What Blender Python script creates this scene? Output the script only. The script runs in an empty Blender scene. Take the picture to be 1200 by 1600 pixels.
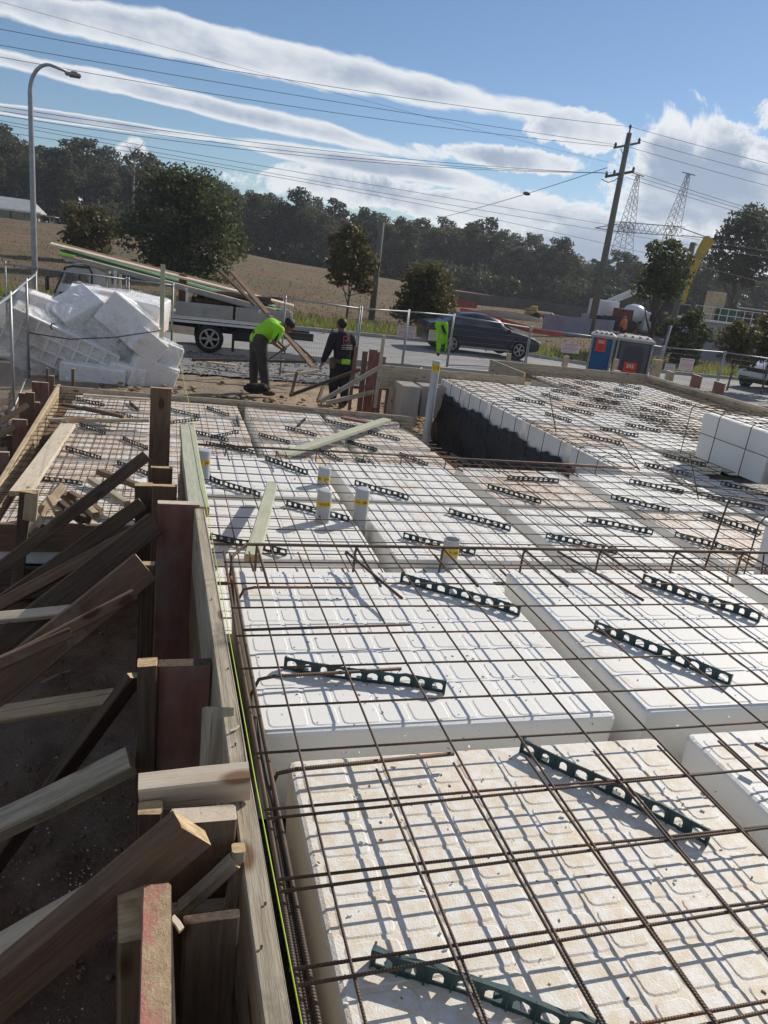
import bpy, math, random
from mathutils import Vector, Matrix
random.seed(11)
C = bpy.context.scene.collection
SC = bpy.context.scene

# ------------------------------------------------------------ camera
F_PX, PITCH, ROLL, YAW, EYE = 1174.96, 0.314813, 0.124523, 0.300029, 1.163   # focal length in px of a 1200 px wide picture
_fw = Vector((math.sin(YAW)*math.cos(PITCH), math.cos(YAW)*math.cos(PITCH), -math.sin(PITCH)))
_r0 = Vector((math.cos(YAW), -math.sin(YAW), 0)); _u0 = _r0.cross(_fw)
_rt = _r0*math.cos(ROLL)+_u0*math.sin(ROLL); _up = _u0*math.cos(ROLL)-_r0*math.sin(ROLL)
cam = bpy.data.cameras.new('camera'); camo = bpy.data.objects.new('camera', cam); C.objects.link(camo)
cam.sensor_fit = 'HORIZONTAL'; cam.sensor_width = 36; cam.lens = 36*F_PX/1200
cam.clip_start = 0.02; cam.clip_end = 3000
camo.matrix_world = Matrix(((_rt.x,_up.x,-_fw.x,0),(_rt.y,_up.y,-_fw.y,0),(_rt.z,_up.z,-_fw.z,EYE),(0,0,0,1)))
SC.camera = camo

# ------------------------------------------------------------ exposure, sun, sky
SC.view_settings.view_transform = 'Standard'; SC.view_settings.look = 'None'
SC.view_settings.exposure = 0.0; SC.view_settings.gamma = 1
SC.cycles.use_denoising = True
SC.cycles.max_bounces = 6; SC.cycles.transparent_max_bounces = 24
SC.cycles.use_adaptive_sampling = True; SC.cycles.adaptive_threshold = 0.02
SUN_AZ, SUN_EL = math.radians(33), math.radians(33)      # azimuth measured from +X towards +Y
sd = Vector((math.cos(SUN_AZ)*math.cos(SUN_EL), math.sin(SUN_AZ)*math.cos(SUN_EL), math.sin(SUN_EL)))
sl = bpy.data.lights.new('sun', 'SUN'); sl.energy = 4.6; sl.angle = math.radians(0.53); sl.color = (1, .93, .82)
so = bpy.data.objects.new('sun', sl); C.objects.link(so); so.rotation_euler = sd.to_track_quat('Z', 'Y').to_euler()

def dir_px(x, y): return _fw*F_PX+_rt*(x-600)-_up*(y-800)
def uv_px(x, y):                      # direction -> world tangent coordinates of the sky
    d = dir_px(x, y); h = Vector((math.sin(YAW), math.cos(YAW), 0)); f = d.dot(h)
    return d.dot(_r0)/f, d.z/f

W = bpy.data.worlds.new('World'); SC.world = W; W.use_nodes = True
nt = W.node_tree; nt.nodes.clear()
def N(t, **k):
    n = nt.nodes.new(t)
    for a, b in k.items(): setattr(n, a, b)
    return n
def M(op, a, b=None, c=None, clamp=False):
    n = N('ShaderNodeMath', operation=op, use_clamp=clamp)
    for i, v in enumerate((a, b, c)):
        if v is None: continue
        if isinstance(v, (int, float)): n.inputs[i].default_value = v
        else: nt.links.new(v, n.inputs[i])
    return n.outputs[0]
tc = N('ShaderNodeTexCoord').outputs['Generated']
def dot(v):
    n = N('ShaderNodeVectorMath', operation='DOT_PRODUCT'); nt.links.new(tc, n.inputs[0]); n.inputs[1].default_value = v; return n.outputs['Value']
fd = M('MAXIMUM', dot((math.sin(YAW), math.cos(YAW), 0)), .05)
U = M('DIVIDE', dot(tuple(_r0)), fd); V = M('DIVIDE', dot((0, 0, 1)), fd)
def noise(scale, sx, sy, ang, detail=7, rough=.6, off=0., dist=0.):
    ca, sa = math.cos(ang), math.sin(ang)
    x = M('ADD', M('MULTIPLY', U, ca*sx), M('MULTIPLY', V, sa*sx)); y = M('ADD', M('MULTIPLY', U, -sa*sy), M('MULTIPLY', V, ca*sy))
    cb = N('ShaderNodeCombineXYZ'); nt.links.new(x, cb.inputs[0]); nt.links.new(y, cb.inputs[1]); cb.inputs[2].default_value = off
    n = N('ShaderNodeTexNoise'); nt.links.new(cb.outputs[0], n.inputs['Vector'])
    n.inputs['Scale'].default_value = scale; n.inputs['Detail'].default_value = detail; n.inputs['Roughness'].default_value = rough; n.inputs['Distortion'].default_value = dist
    return n.outputs['Fac']
sky = N('ShaderNodeTexSky', sky_type='NISHITA'); sky.sun_disc = False
sky.sun_elevation = SUN_EL; sky.sun_rotation = math.pi/2-SUN_AZ; sky.air_density = 1.0; sky.dust_density = .15; sky.ozone_density = 2.2; sky.altitude = 100
nA = noise(9, .45, 1.5, -.17, off=2.3, rough=.55); nB = noise(26, .6, 1.1, -.17, off=7.7, rough=.6); nC = noise(11, .8, 1., 0, off=4.2, rough=.66, dist=.6)
fine = M('ADD', M('MULTIPLY', M('SUBTRACT', nA, .5), 1.25), M('MULTIPLY', M('SUBTRACT', nB, .5), .55))
puff = M('ADD', M('MULTIPLY', M('SUBTRACT', nC, .5), 2.6), M('MULTIPLY', M('SUBTRACT', nB, .5), .7))
def blob(px, py, a, b, slope, kind='streak', gain=1.):
    u0, v0 = uv_px(px, py); u1, v1 = uv_px(px+100, py+100*slope); an = math.atan2(v1-v0, u1-u0)
    k = math.hypot(u1-u0, v1-v0)/math.hypot(100, 100*slope); a *= k; b *= k; ca, sa = math.cos(an), math.sin(an)
    x = M('SUBTRACT', U, u0); y = M('SUBTRACT', V, v0)
    X = M('DIVIDE', M('ADD', M('MULTIPLY', x, ca), M('MULTIPLY', y, sa)), a); Y = M('DIVIDE', M('SUBTRACT', M('MULTIPLY', y, ca), M('MULTIPLY', x, sa)), b)
    d = M('SUBTRACT', 1., M('SQRT', M('ADD', M('POWER', M('ABSOLUTE', X), 2.), M('POWER', M('ABSOLUTE', Y), 2.))))
    return M('ADD', M('MULTIPLY', d, gain), fine if kind == 'streak' else puff)
blobs = [blob(400, 84, 700, 31, .215), blob(215, 140, 470, 19, .235), blob(100, 184, 330, 9, .14), blob(560, 255, 240, 17, .16),
         blob(790, 248, 165, 20, .1, 'puff'), blob(700, 318, 290, 38, .13, 'puff', 1.), blob(1120, 290, 210, 95, .08, 'puff', 1.45), blob(1000, 400, 250, 70, .12, 'puff', 1.3),
         blob(905, 205, 90, 34, .2, 'puff', 1.3), blob(440, 345, 420, 26, .13, 'streak'), blob(205, 236, 32, 20, 0, 'puff', .9), blob(1500, 330, 420, 240, .1, 'puff', 1.2), blob(-500, 120, 500, 70, .2)]
den = blobs[0]
for b in blobs[1:]: den = M('MAXIMUM', den, b)
def ramp(v, lo, hi):
    n = N('ShaderNodeMapRange', interpolation_type='SMOOTHSTEP'); nt.links.new(v, n.inputs[0]); n.inputs[1].default_value = lo; n.inputs[2].default_value = hi; return n.outputs[0]
cover = ramp(den, .02, .27)
thick = M('MULTIPLY', ramp(den, .15, .70), ramp(noise(7, .7, 1.4, -.17, off=9.1, detail=5), .30, .62))
cc = N('ShaderNodeMix', data_type='RGBA'); nt.links.new(thick, cc.inputs['Factor'])
cc.inputs['A'].default_value = (10.8, 11.1, 11.4, 1); cc.inputs['B'].default_value = (4.4, 5.3, 6.9, 1)
mx = N('ShaderNodeMix', data_type='RGBA'); nt.links.new(M('MULTIPLY', cover, .94), mx.inputs['Factor']); tn_ = N('ShaderNodeMix', data_type='RGBA', blend_type='MULTIPLY'); tn_.inputs['Factor'].default_value = 1; nt.links.new(sky.outputs[0], tn_.inputs['A']); tn_.inputs['B'].default_value = (.88, .98, 1.10, 1); nt.links.new(tn_.outputs['Result'], mx.inputs['A']); nt.links.new(cc.outputs['Result'], mx.inputs['B'])
bk_ = N('ShaderNodeTexNoise'); nt.links.new(tc, bk_.inputs['Vector']); bk_.inputs['Scale'].default_value = 3.2; bk_.inputs['Detail'].default_value = 7
bf_ = M('MULTIPLY', ramp(M('SUBTRACT', .34, dot((math.sin(YAW), math.cos(YAW), 0))), 0., .35), M('MULTIPLY', ramp(bk_.outputs['Fac'], .36, .56), .42))
mb_ = N('ShaderNodeMix', data_type='RGBA'); nt.links.new(bf_, mb_.inputs['Factor']); nt.links.new(mx.outputs['Result'], mb_.inputs['A']); mb_.inputs['B'].default_value = (9.2, 9.1, 8.9, 1)   # unseen broken cloud behind the camera, added to lift the shadow fill
bg = N('ShaderNodeBackground'); nt.links.new(mb_.outputs['Result'], bg.inputs[0]); bg.inputs[1].default_value = .08
ow = N('ShaderNodeOutputWorld'); nt.links.new(bg.outputs[0], ow.inputs[0])

# ------------------------------------------------------------ ground shape and point finders
def sm(t): t = max(0., min(1., t)); return t*t*(3-2*t)
def gz(x, y):
    z = -1.65-.35*sm((x-10)/9.)*sm((y-8)/8.)
    z += sm((y-33)/95.)*max(.35, min(2.9, 2.35-.036*x))
    return z
def at(px, py, z=None, Y=None, X=None):
    d = dir_px(px, py)
    if z is not None: t = (z-EYE)/d.z
    elif Y is not None: t = Y/d.y
    else: t = X/d.x
    return Vector((d.x*t, d.y*t, EYE+d.z*t))
def atg(px, py):
    z = -1.65
    for i in range(60):
        p = at(px, py, z=z); z = z*.5+.5*gz(p.x, p.y)
    return p
def zt(x, y, px, py):          # height above (x, y) that shows nearest pixel (px, py)
    d = dir_px(px, py); t = (x*d.x+y*d.y)/(d.x*d.x+d.y*d.y); return EYE+d.z*t

# ------------------------------------------------------------ object helpers
def tag(o, label=None, cat=None, group=None, kind=None):
    if label: o['label'] = label
    if cat: o['category'] = cat
    if group: o['group'] = group
    if kind: o['kind'] = kind
    return o
def thing(name, label, cat, loc=(0, 0, 0), group=None):
    o = bpy.data.objects.new(name, None); C.objects.link(o); o.location = loc; o.empty_display_size = .1
    return tag(o, label, cat, group)
def wloc(o):
    v = Vector((0, 0, 0))
    while o: v += Vector(o.location); o = o.parent
    return v
class MB:
    def __init__(s): s.v = []; s.f = []; s.m = []; s.mi = 0
    def add(s, vs, fs):
        n = len(s.v); s.v += [tuple(v) for v in vs]; s.f += [tuple(i+n for i in f) for f in fs]; s.m += [s.mi]*len(fs); return s
    def box(s, c, d, ax=None):
        c = Vector(c); X, Y, Z = ax if ax else (Vector((1, 0, 0)), Vector((0, 1, 0)), Vector((0, 0, 1)))
        vs = [c+X*(d[0]/2*i)+Y*(d[1]/2*j)+Z*(d[2]/2*k) for i in (-1, 1) for j in (-1, 1) for k in (-1, 1)]
        return s.add(vs, [(0, 1, 3, 2), (4, 6, 7, 5), (0, 4, 5, 1), (2, 3, 7, 6), (0, 2, 6, 4), (1, 5, 7, 3)])
    def cbox(s, c, d, r, ax=None):      # chamfered box
        c = Vector(c); X, Y, Z = ax if ax else (Vector((1, 0, 0)), Vector((0, 1, 0)), Vector((0, 0, 1)))
        a, b, h = d[0]/2, d[1]/2, d[2]/2; r = min(r, a*.9, b*.9, h*.9)
        rings = []
        for z, q in ((-h, r), (-h+r, 0), (h-r, 0), (h, r)):
            A, B = a-q, b-q; e = r*.9 if q == 0 else r*.5
            rings.append([c+X*x+Y*y+Z*z for x, y in ((-A+e, -B), (A-e, -B), (A, -B+e), (A, B-e), (A-e, B), (-A+e, B), (-A, B-e), (-A, -B+e))])
        return s.loft(rings, True)
    def loft(s, rings, caps=True, closed=True):
        n = len(rings[0]); vs = [p for r in rings for p in r]; fs = []
        for i in range(len(rings)-1):
            for j in range(n if closed else n-1):
                k = (j+1) % n; fs.append((i*n+j, i*n+k, (i+1)*n+k, (i+1)*n+j))
        if caps: fs += [tuple(range(n))[::-1], tuple(range((len(rings)-1)*n, len(rings)*n))]
        return s.add(vs, fs)
    def tube(s, pts, r, n=6, caps=True):
        pts = [Vector(p) for p in pts]; rings = []; prev = None
        R = r if isinstance(r, (list, tuple)) else [r]*len(pts)
        for i, p in enumerate(pts):
            t = (pts[min(i+1, len(pts)-1)]-pts[max(i-1, 0)]).normalized()
            if prev is None: a = t.orthogonal().normalized()
            else:
                a = prev-t*prev.dot(t); a = a.normalized() if a.length > 1e-6 else t.orthogonal().normalized()
            prev = a; b = t.cross(a)
            rings.append([p+(a*math.cos(2*math.pi*k/n)+b*math.sin(2*math.pi*k/n))*R[i] for k in range(n)])
        return s.loft(rings, caps)
    def ell(s, c, r, n=12, m=8, ax=None):
        c = Vector(c); X, Y, Z = ax if ax else (Vector((1, 0, 0)), Vector((0, 1, 0)), Vector((0, 0, 1)))
        rings = []
        for i in range(m+1):
            t = math.pi*(i+.02)/(m+.04)-math.pi/2
            rings.append([c+X*(r[0]*math.cos(t)*math.cos(2*math.pi*j/n))+Y*(r[1]*math.cos(t)*math.sin(2*math.pi*j/n))+Z*(r[2]*math.sin(t)) for j in range(n)])
        return s.loft(rings, True)
    def prism(s, poly, off):            # planar polygon extruded by the vector off
        off = Vector(off); a = [Vector(p) for p in poly]; return s.loft([a, [p+off for p in a]], True)
    def build(s, name, mats, parent=None, smooth=False, loc=None):
        o = Vector(loc) if loc is not None else (wloc(parent) if parent else Vector((0, 0, 0)))
        me = bpy.data.meshes.new(name); me.from_pydata([(v[0]-o.x, v[1]-o.y, v[2]-o.z) for v in s.v], [], s.f)
        for m in (mats if isinstance(mats, (list, tuple)) else [mats]): me.materials.append(m)
        if max(s.m or [0]) > 0: me.polygons.foreach_set('material_index', s.m)
        if smooth: me.polygons.foreach_set('use_smooth', [True]*len(me.polygons))
        me.update()
        ob = bpy.data.objects.new(name, me); C.objects.link(ob)
        if parent: ob.parent = parent; ob.location = o-wloc(parent)
        else: ob.location = o
        return ob
def fixn(ob):
    import bmesh
    b = bmesh.new(); b.from_mesh(ob.data); bmesh.ops.recalc_face_normals(b, faces=b.faces); b.to_mesh(ob.data); b.free(); return ob
def autosmooth(ob, deg=35):
    import bmesh
    b = bmesh.new(); b.from_mesh(ob.data); bmesh.ops.remove_doubles(b, verts=b.verts, dist=1e-5); bmesh.ops.recalc_face_normals(b, faces=b.faces)
    for f in b.faces: f.smooth = True
    for e in b.edges: e.smooth = len(e.link_faces) == 2 and e.calc_face_angle(0) < math.radians(deg)
    b.to_mesh(ob.data); b.free(); return ob
def copy_tree(o, parent=None):
    c = o.copy(); C.objects.link(c); c.parent = parent
    for ch in list(o.children): copy_tree(ch, c)
    return c
ORD = 'first second third fourth fifth sixth seventh eighth ninth tenth eleventh twelfth thirteenth fourteenth fifteenth sixteenth seventeenth eighteenth nineteenth twentieth'.split()
ORD += ['twenty-'+w for w in ORD[:9]]+['thirtieth']+['thirty-'+w for w in ORD[:9]]

# ------------------------------------------------------------ materials
def mat(name, c1, c2=None, scale=5., rough=.8, bump=0., metal=0., stretch=(1, 1, 1), detail=6, lo=.35, hi=.65, c3=None, s3=1.5, t3=(.55, .7), bscale=None, bdist=.01, spec=.4, rnd=True, world=False, alpha=1., trans=0., ior=1.45, coat=0., sub=0.):
    m = bpy.data.materials.new(name); m.use_nodes = True; t = m.node_tree; b = t.nodes['Principled BSDF']
    def nn(ty, **k):
        q = t.nodes.new(ty)
        for a, v in k.items(): setattr(q, a, v)
        return q
    L = t.links.new
    b.inputs['Roughness'].default_value = rough; b.inputs['Metallic'].default_value = metal; b.inputs['Specular IOR Level'].default_value = spec
    b.inputs['Alpha'].default_value = alpha; b.inputs['Transmission Weight'].default_value = trans; b.inputs['IOR'].default_value = ior; b.inputs['Coat Weight'].default_value = coat
    b.inputs['Base Color'].default_value = (*c1, 1)
    if c2 is None and not bump: return m
    co = nn('ShaderNodeNewGeometry').outputs['Position'] if world else nn('ShaderNodeTexCoord').outputs['Object']
    if rnd and not world:
        oi = nn('ShaderNodeObjectInfo'); mu = nn('ShaderNodeMath', operation='MULTIPLY'); mu.inputs[1].default_value = 37.; L(oi.outputs['Random'], mu.inputs[0])
        ad = nn('ShaderNodeVectorMath', operation='ADD'); L(co, ad.inputs[0]); L(mu.outputs[0], ad.inputs[1]); co = ad.outputs[0]
    mp = nn('ShaderNodeMapping'); mp.inputs['Scale'].default_value = stretch; L(co, mp.inputs['Vector'])
    def noi(sc, de, src, ro=.6):
        q = nn('ShaderNodeTexNoise'); q.inputs['Scale'].default_value = sc; q.inputs['Detail'].default_value = de; q.inputs['Roughness'].default_value = ro; L(src, q.inputs['Vector']); return q.outputs['Fac']
    def rmp(v, lo, hi):
        q = nn('ShaderNodeMapRange'); q.inputs[1].default_value = lo; q.inputs[2].default_value = hi; L(v, q.inputs[0]); return q.outputs[0]
    if c2:
        f = noi(scale, detail, mp.outputs[0], .72 if stretch == (1, 14, 14) else .6)
        x = nn('ShaderNodeMix', data_type='RGBA'); L(rmp(f, lo, hi), x.inputs['Factor']); x.inputs['A'].default_value = (*c1, 1); x.inputs['B'].default_value = (*c2, 1); out = x.outputs['Result']
        if c3:
            g = noi(s3, 8, co, .7); y = nn('ShaderNodeMix', data_type='RGBA'); L(rmp(g, *t3), y.inputs['Factor']); L(out, y.inputs['A']); y.inputs['B'].default_value = (*c3, 1); out = y.outputs['Result']
        if stretch == (1, 14, 14):
            m2 = nn('ShaderNodeMapping'); m2.inputs['Scale'].default_value = (1.2, 60, 60); L(co, m2.inputs['Vector']); g2 = noi(2.2, 4, m2.outputs[0], .7); y2 = nn('ShaderNodeMix', data_type='RGBA', blend_type='MULTIPLY'); L(rmp(g2, .60, .70), y2.inputs['Factor']); L(out, y2.inputs['A']); y2.inputs['B'].default_value = (.38, .33, .28, 1); out = y2.outputs['Result']
            vo = nn('ShaderNodeTexVoronoi'); m3 = nn('ShaderNodeMapping'); m3.inputs['Scale'].default_value = (3.2, 7, 7); L(co, m3.inputs['Vector']); L(m3.outputs[0], vo.inputs['Vector']); vo.inputs['Scale'].default_value = 1.; y3 = nn('ShaderNodeMix', data_type='RGBA', blend_type='MULTIPLY'); L(rmp(vo.outputs['Distance'], .16, .09), y3.inputs['Factor']); L(out, y3.inputs['A']); y3.inputs['B'].default_value = (.42, .30, .22, 1); out = y3.outputs['Result']
        L(out, b.inputs['Base Color'])
    if bump:
        h = noi(bscale or scale*3, 8, mp.outputs[0], .7); bb = nn('ShaderNodeBump'); bb.inputs['Strength'].default_value = bump; bb.inputs['Distance'].default_value = bdist
        L(h, bb.inputs['Height']); L(bb.outputs[0], b.inputs['Normal'])
    return m
WG = (1, 14, 14)
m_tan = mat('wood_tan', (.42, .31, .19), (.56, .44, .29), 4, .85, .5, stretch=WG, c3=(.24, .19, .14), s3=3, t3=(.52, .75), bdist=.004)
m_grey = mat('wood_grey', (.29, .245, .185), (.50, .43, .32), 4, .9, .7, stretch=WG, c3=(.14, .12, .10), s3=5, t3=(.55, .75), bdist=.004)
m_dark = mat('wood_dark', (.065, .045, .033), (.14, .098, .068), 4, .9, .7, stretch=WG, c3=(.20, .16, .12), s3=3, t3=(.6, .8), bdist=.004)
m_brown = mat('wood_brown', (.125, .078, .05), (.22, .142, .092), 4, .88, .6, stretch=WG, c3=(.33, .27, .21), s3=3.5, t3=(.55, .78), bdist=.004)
m_red = mat('form_ply_red', (.17, .072, .056), (.25, .13, .10), 3, .8, .4, stretch=(1, 5, 5), c3=(.22, .18, .155), s3=4, t3=(.48, .7), bdist=.003)
m_green = mat('wood_treated_green', (.37, .38, .28), (.50, .50, .38), 4, .85, .5, stretch=WG, c3=(.34, .40, .28), s3=4, t3=(.5, .75), bdist=.003)
m_end = mat('wood_end_grain', (.62, .47, .27), (.36, .24, .12), 22, .9, .6, stretch=(1, 1, 3), c3=(.20, .13, .07), s3=9, t3=(.55, .7), bdist=.004)
m_pink = mat('wood_pink_end', (.50, .37, .23), (.34, .24, .15), 30, .9, .9, c3=(.45, .20, .16), s3=7, t3=(.47, .56), bdist=.008)
m_pale = mat('wood_pale', (.55, .45, .33), (.68, .59, .46), 4, .85, .4, stretch=WG, c3=(.42, .36, .28), s3=4, t3=(.5, .75), bdist=.003)
def foam(name, stain, amount):
    m = bpy.data.materials.new(name); m.use_nodes = True; t = m.node_tree; b = t.nodes['Principled BSDF']; L = t.links.new
    def nn(ty, **k):
        q = t.nodes.new(ty)
        for a, v in k.items(): setattr(q, a, v)
        return q
    geo = nn('ShaderNodeNewGeometry'); co = geo.outputs['Position']
    n1 = nn('ShaderNodeTexNoise'); n1.inputs['Scale'].default_value = 2.2; n1.inputs['Detail'].default_value = 9; n1.inputs['Roughness'].default_value = .68; L(co, n1.inputs['Vector'])
    n2 = nn('ShaderNodeTexNoise'); n2.inputs['Scale'].default_value = 34; n2.inputs['Detail'].default_value = 5; n2.inputs['Roughness'].default_value = .75; L(co, n2.inputs['Vector'])
    r1 = nn('ShaderNodeMapRange'); r1.inputs[1].default_value = amount; r1.inputs[2].default_value = amount+.16; L(n1.outputs['Fac'], r1.inputs[0])
    r2 = nn('ShaderNodeMapRange'); r2.inputs[1].default_value = .38; r2.inputs[2].default_value = .60; L(n2.outputs['Fac'], r2.inputs[0])
    sx = nn('ShaderNodeSeparateXYZ'); L(geo.outputs['Normal'], sx.inputs[0])
    mu = nn('ShaderNodeMath', operation='MULTIPLY', use_clamp=True); L(r1.outputs[0], mu.inputs[0]); L(r2.outputs[0], mu.inputs[1])
    mv = nn('ShaderNodeMath', operation='MULTIPLY', use_clamp=True); L(mu.outputs[0], mv.inputs[0]); L(sx.outputs['Z'], mv.inputs[1])
    x = nn('ShaderNodeMix', data_type='RGBA'); L(mv.outputs[0], x.inputs['Factor']); x.inputs['A'].default_value = (.80, .79, .755, 1); x.inputs['B'].default_value = (*stain, 1)
    # rusty marks where the wet steel touched the foam
    n3 = nn('ShaderNodeTexNoise'); n3.inputs['Scale'].default_value = 7; n3.inputs['Detail'].default_value = 8; n3.inputs['Roughness'].default_value = .8; L(co, n3.inputs['Vector'])
    r3 = nn('ShaderNodeMapRange'); r3.inputs[1].default_value = .685; r3.inputs[2].default_value = .74; r3.inputs[4].default_value = .7; L(n3.outputs['Fac'], r3.inputs[0])
    mw = nn('ShaderNodeMath', operation='MULTIPLY', use_clamp=True); L(r3.outputs[0], mw.inputs[0]); L(sx.outputs['Z'], mw.inputs[1])
    y = nn('ShaderNodeMix', data_type='RGBA'); L(mw.outputs[0], y.inputs['Factor']); L(x.outputs['Result'], y.inputs['A']); y.inputs['B'].default_value = (.42, .22, .09, 1)
    L(y.outputs['Result'], b.inputs['Base Color']); b.inputs['Roughness'].default_value = .62; b.inputs['Specular IOR Level'].default_value = .3
    vo = nn('ShaderNodeTexVoronoi'); vo.inputs['Scale'].default_value = 230; L(co, vo.inputs['Vector'])
    bb = nn('ShaderNodeBump'); bb.inputs['Strength'].default_value = .4; bb.inputs['Distance'].default_value = .0014; bb.invert = True; L(vo.outputs['Distance'], bb.inputs['Height']); L(bb.outputs[0], b.inputs['Normal'])
    return m
m_foam = foam('foam_white', (.60, .46, .30), .56)
m_foam_tan = foam('foam_tan', (.72, .62, .48), .27)
m_foam_stain = foam('foam_stained', (.50, .32, .18), .35)
def steel(name, axis):
    m = mat(name, (.085, .070, .060), (.14, .095, .068), 6, .62, 0, metal=.5, c3=(.26, .12, .055), s3=2.2, t3=(.54, .68), world=True)
    t = m.node_tree; L = t.links.new; b = t.nodes['Principled BSDF']
    g = t.nodes.new('ShaderNodeNewGeometry'); w = t.nodes.new('ShaderNodeTexWave'); w.wave_type = 'BANDS'; w.bands_direction = 'X'
    mp = t.nodes.new('ShaderNodeMapping')
    if axis == 'y': mp.inputs['Rotation'].default_value = (0, 0, math.radians(-75))
    else: mp.inputs['Rotation'].default_value = (0, 0, math.radians(15))
    L(g.outputs['Position'], mp.inputs['Vector']); L(mp.outputs[0], w.inputs['Vector']); w.inputs['Scale'].default_value = 52
    bb = t.nodes.new('ShaderNodeBump'); bb.inputs['Strength'].default_value = .7; bb.inputs['Distance'].default_value = .0012; L(w.outputs['Fac'], bb.inputs['Height']); L(bb.outputs[0], b.inputs['Normal'])
    return m
m_sx = steel('rusty_steel', 'x'); m_sy = steel('rusty_steel_long', 'y')
m_chair = mat('green_plastic', (.034, .066, .070), (.046, .086, .090), 12, .42, .15, bdist=.001)
m_pvc = mat('grey_pvc', (.40, .42, .44), (.46, .48, .50), 4, .38)
m_yel = mat('yellow_tape', (.72, .50, .05), (.62, .42, .04), 20, .5)
m_ink = mat('dark_red_ink', (.16, .05, .02))
m_black = mat('black_membrane', (.018, .019, .021), (.03, .031, .034), 6, .45, .8, bscale=5, bdist=.05, world=True)
m_dirt = mat('brown_dirt', (.15, .082, .048), (.24, .145, .088), 3.5, .95, .9, world=True, bscale=22, bdist=.05, c3=(.29, .21, .15), s3=.9, t3=(.5, .66))
m_yard = mat('yard_dirt', (.20, .15, .11), (.31, .24, .175), 1.8, .95, .9, world=True, bscale=14, bdist=.05, c3=(.42, .30, .19), s3=.35, t3=(.46, .58))
m_gravel = mat('grey_gravel', (.15, .15, .15), (.30, .30, .295), 22, .95, 1., world=True, bscale=30, bdist=.03, c3=(.36, .33, .29), s3=1.2)
m_road = mat('grey_road', (.27, .26, .255), (.32, .31, .30), 1.2, .9, .3, world=True, bscale=60, bdist=.006, c3=(.23, .22, .22), s3=.35, t3=(.5, .6))
m_kerb = mat('kerb_concrete', (.42, .41, .39), (.33, .32, .30), 3, .9, .2, world=True)
m_field = mat('dry_field', (.115, .074, .040), (.175, .118, .066), .35, 1., .8, world=True, bscale=3, bdist=.12, c3=(.105, .09, .042), s3=.09, t3=(.47, .60))
m_chrome = mat('galvanised_steel', (.27, .28, .29), (.36, .37, .38), 6, .5, metal=.6)
m_wire = mat('fence_wire', (.16, .165, .17), rough=.6, metal=.5)
m_white = mat('white_paint', (.66, .66, .64), (.58, .58, .56), 4, .45)
m_tyre = mat('tyre_rubber', (.02, .02, .02), rough=.85)
m_glass = mat('dark_glass', (.02, .025, .03), rough=.06, spec=.8, coat=.5)
m_rim = mat('wheel_rim', (.30, .31, .32), rough=.35, metal=.8)
m_cable = mat('cable_black', (.08, .085, .09), rough=.6)
m_plasticblack = mat('black_plastic', (.02, .02, .022), rough=.5)
# ============================================================ the ground
def grid_sheet(name, x0, x1, y0, y1, nx, ny, m, off=0., xs=None, ys=None, kind='structure', wob=0.):
    xs = xs or [x0+(x1-x0)*i/nx for i in range(nx+1)]; ys = ys or [y0+(y1-y0)*i/ny for i in range(ny+1)]
    b = MB(); r = random.Random(5)
    b.add([(x, y, gz(x, y)+off+(r.uniform(-wob, wob) if wob else 0)) for y in ys for x in xs], [(j*len(xs)+i, j*len(xs)+i+1, (j+1)*len(xs)+i+1, (j+1)*len(xs)+i) for j in range(len(ys)-1) for i in range(len(xs)-1)])
    o = b.build(name, m, smooth=True); o['kind'] = kind; return o
def spread(a, b, n, p=2.2): return [a+(b-a)*(i/n)**p for i in range(n+1)]
gx = sorted(set([-v for v in spread(12, 900, 40)]+[-12+i for i in range(1, 37)]+[24+v for v in spread(0, 900, 44)]))
gy = sorted(set([-40, -20, -10, -5]+[i for i in range(0, 40)]+[40+v for v in spread(0, 1400, 70, 2.6)]))
grid_sheet('ground', 0, 0, 0, 0, 0, 0, m_field, xs=gx, ys=gy)
grid_sheet('yard_dirt', -6.5, 21, -4, 20.6, 110, 98, m_yard, .02, wob=.02)
grid_sheet('pit_dirt', -6, 6.2, -3.5, 13.2, 122, 167, m_dirt, .055, wob=.03)
grid_sheet('gravel', -6.5, 8.5, 17.2, 20.9, 40, 12, m_gravel, .06, wob=.01)
grid_sheet('road', -60, 90, 20.9, 29.3, 150, 9, m_road, .09)
def kerb(y, w=.16):
    b = MB(); r = []
    for i in range(-60, 91, 2): r.append([(i, y, gz(i, y)), (i, y, gz(i, y)+.22), (i, y+w, gz(i, y)+.22), (i, y+w, gz(i, y))])
    b.loft([[Vector(p) for p in q] for q in r]); o = b.build('kerb', m_kerb); o['kind'] = 'structure'
kerb(29.3); kerb(20.75)

# ============================================================ slab base under the foam
def base_box(name, x0, x1, y0, y1, z):
    b = MB(); b.box(((x0+x1)/2, (y0+y1)/2, (z-1.7)/2), (x1-x0, y1-y0, z+1.7)); o = b.build(name, m_black); o['kind'] = 'structure'
base_box('slab_base', .24, 4.75, -.8, 2.84, -.36)
base_box('slab_base.001', .2, 5.78, 2.86, 6.43, -.86)
base_box('slab_base.002', -1.3, 3.42, 6.45, 11.2, -1.36)
base_box('slab_base.003', 4.50, 9.7, 6.45, 12.0, -.87)
base_box('slab_base.004', 6.45, 9.7, 12.01, 13.95, -.87)
base_box('slab_base.005', -1.3, .05, 5.85, 6.44, -1.36)

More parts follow.
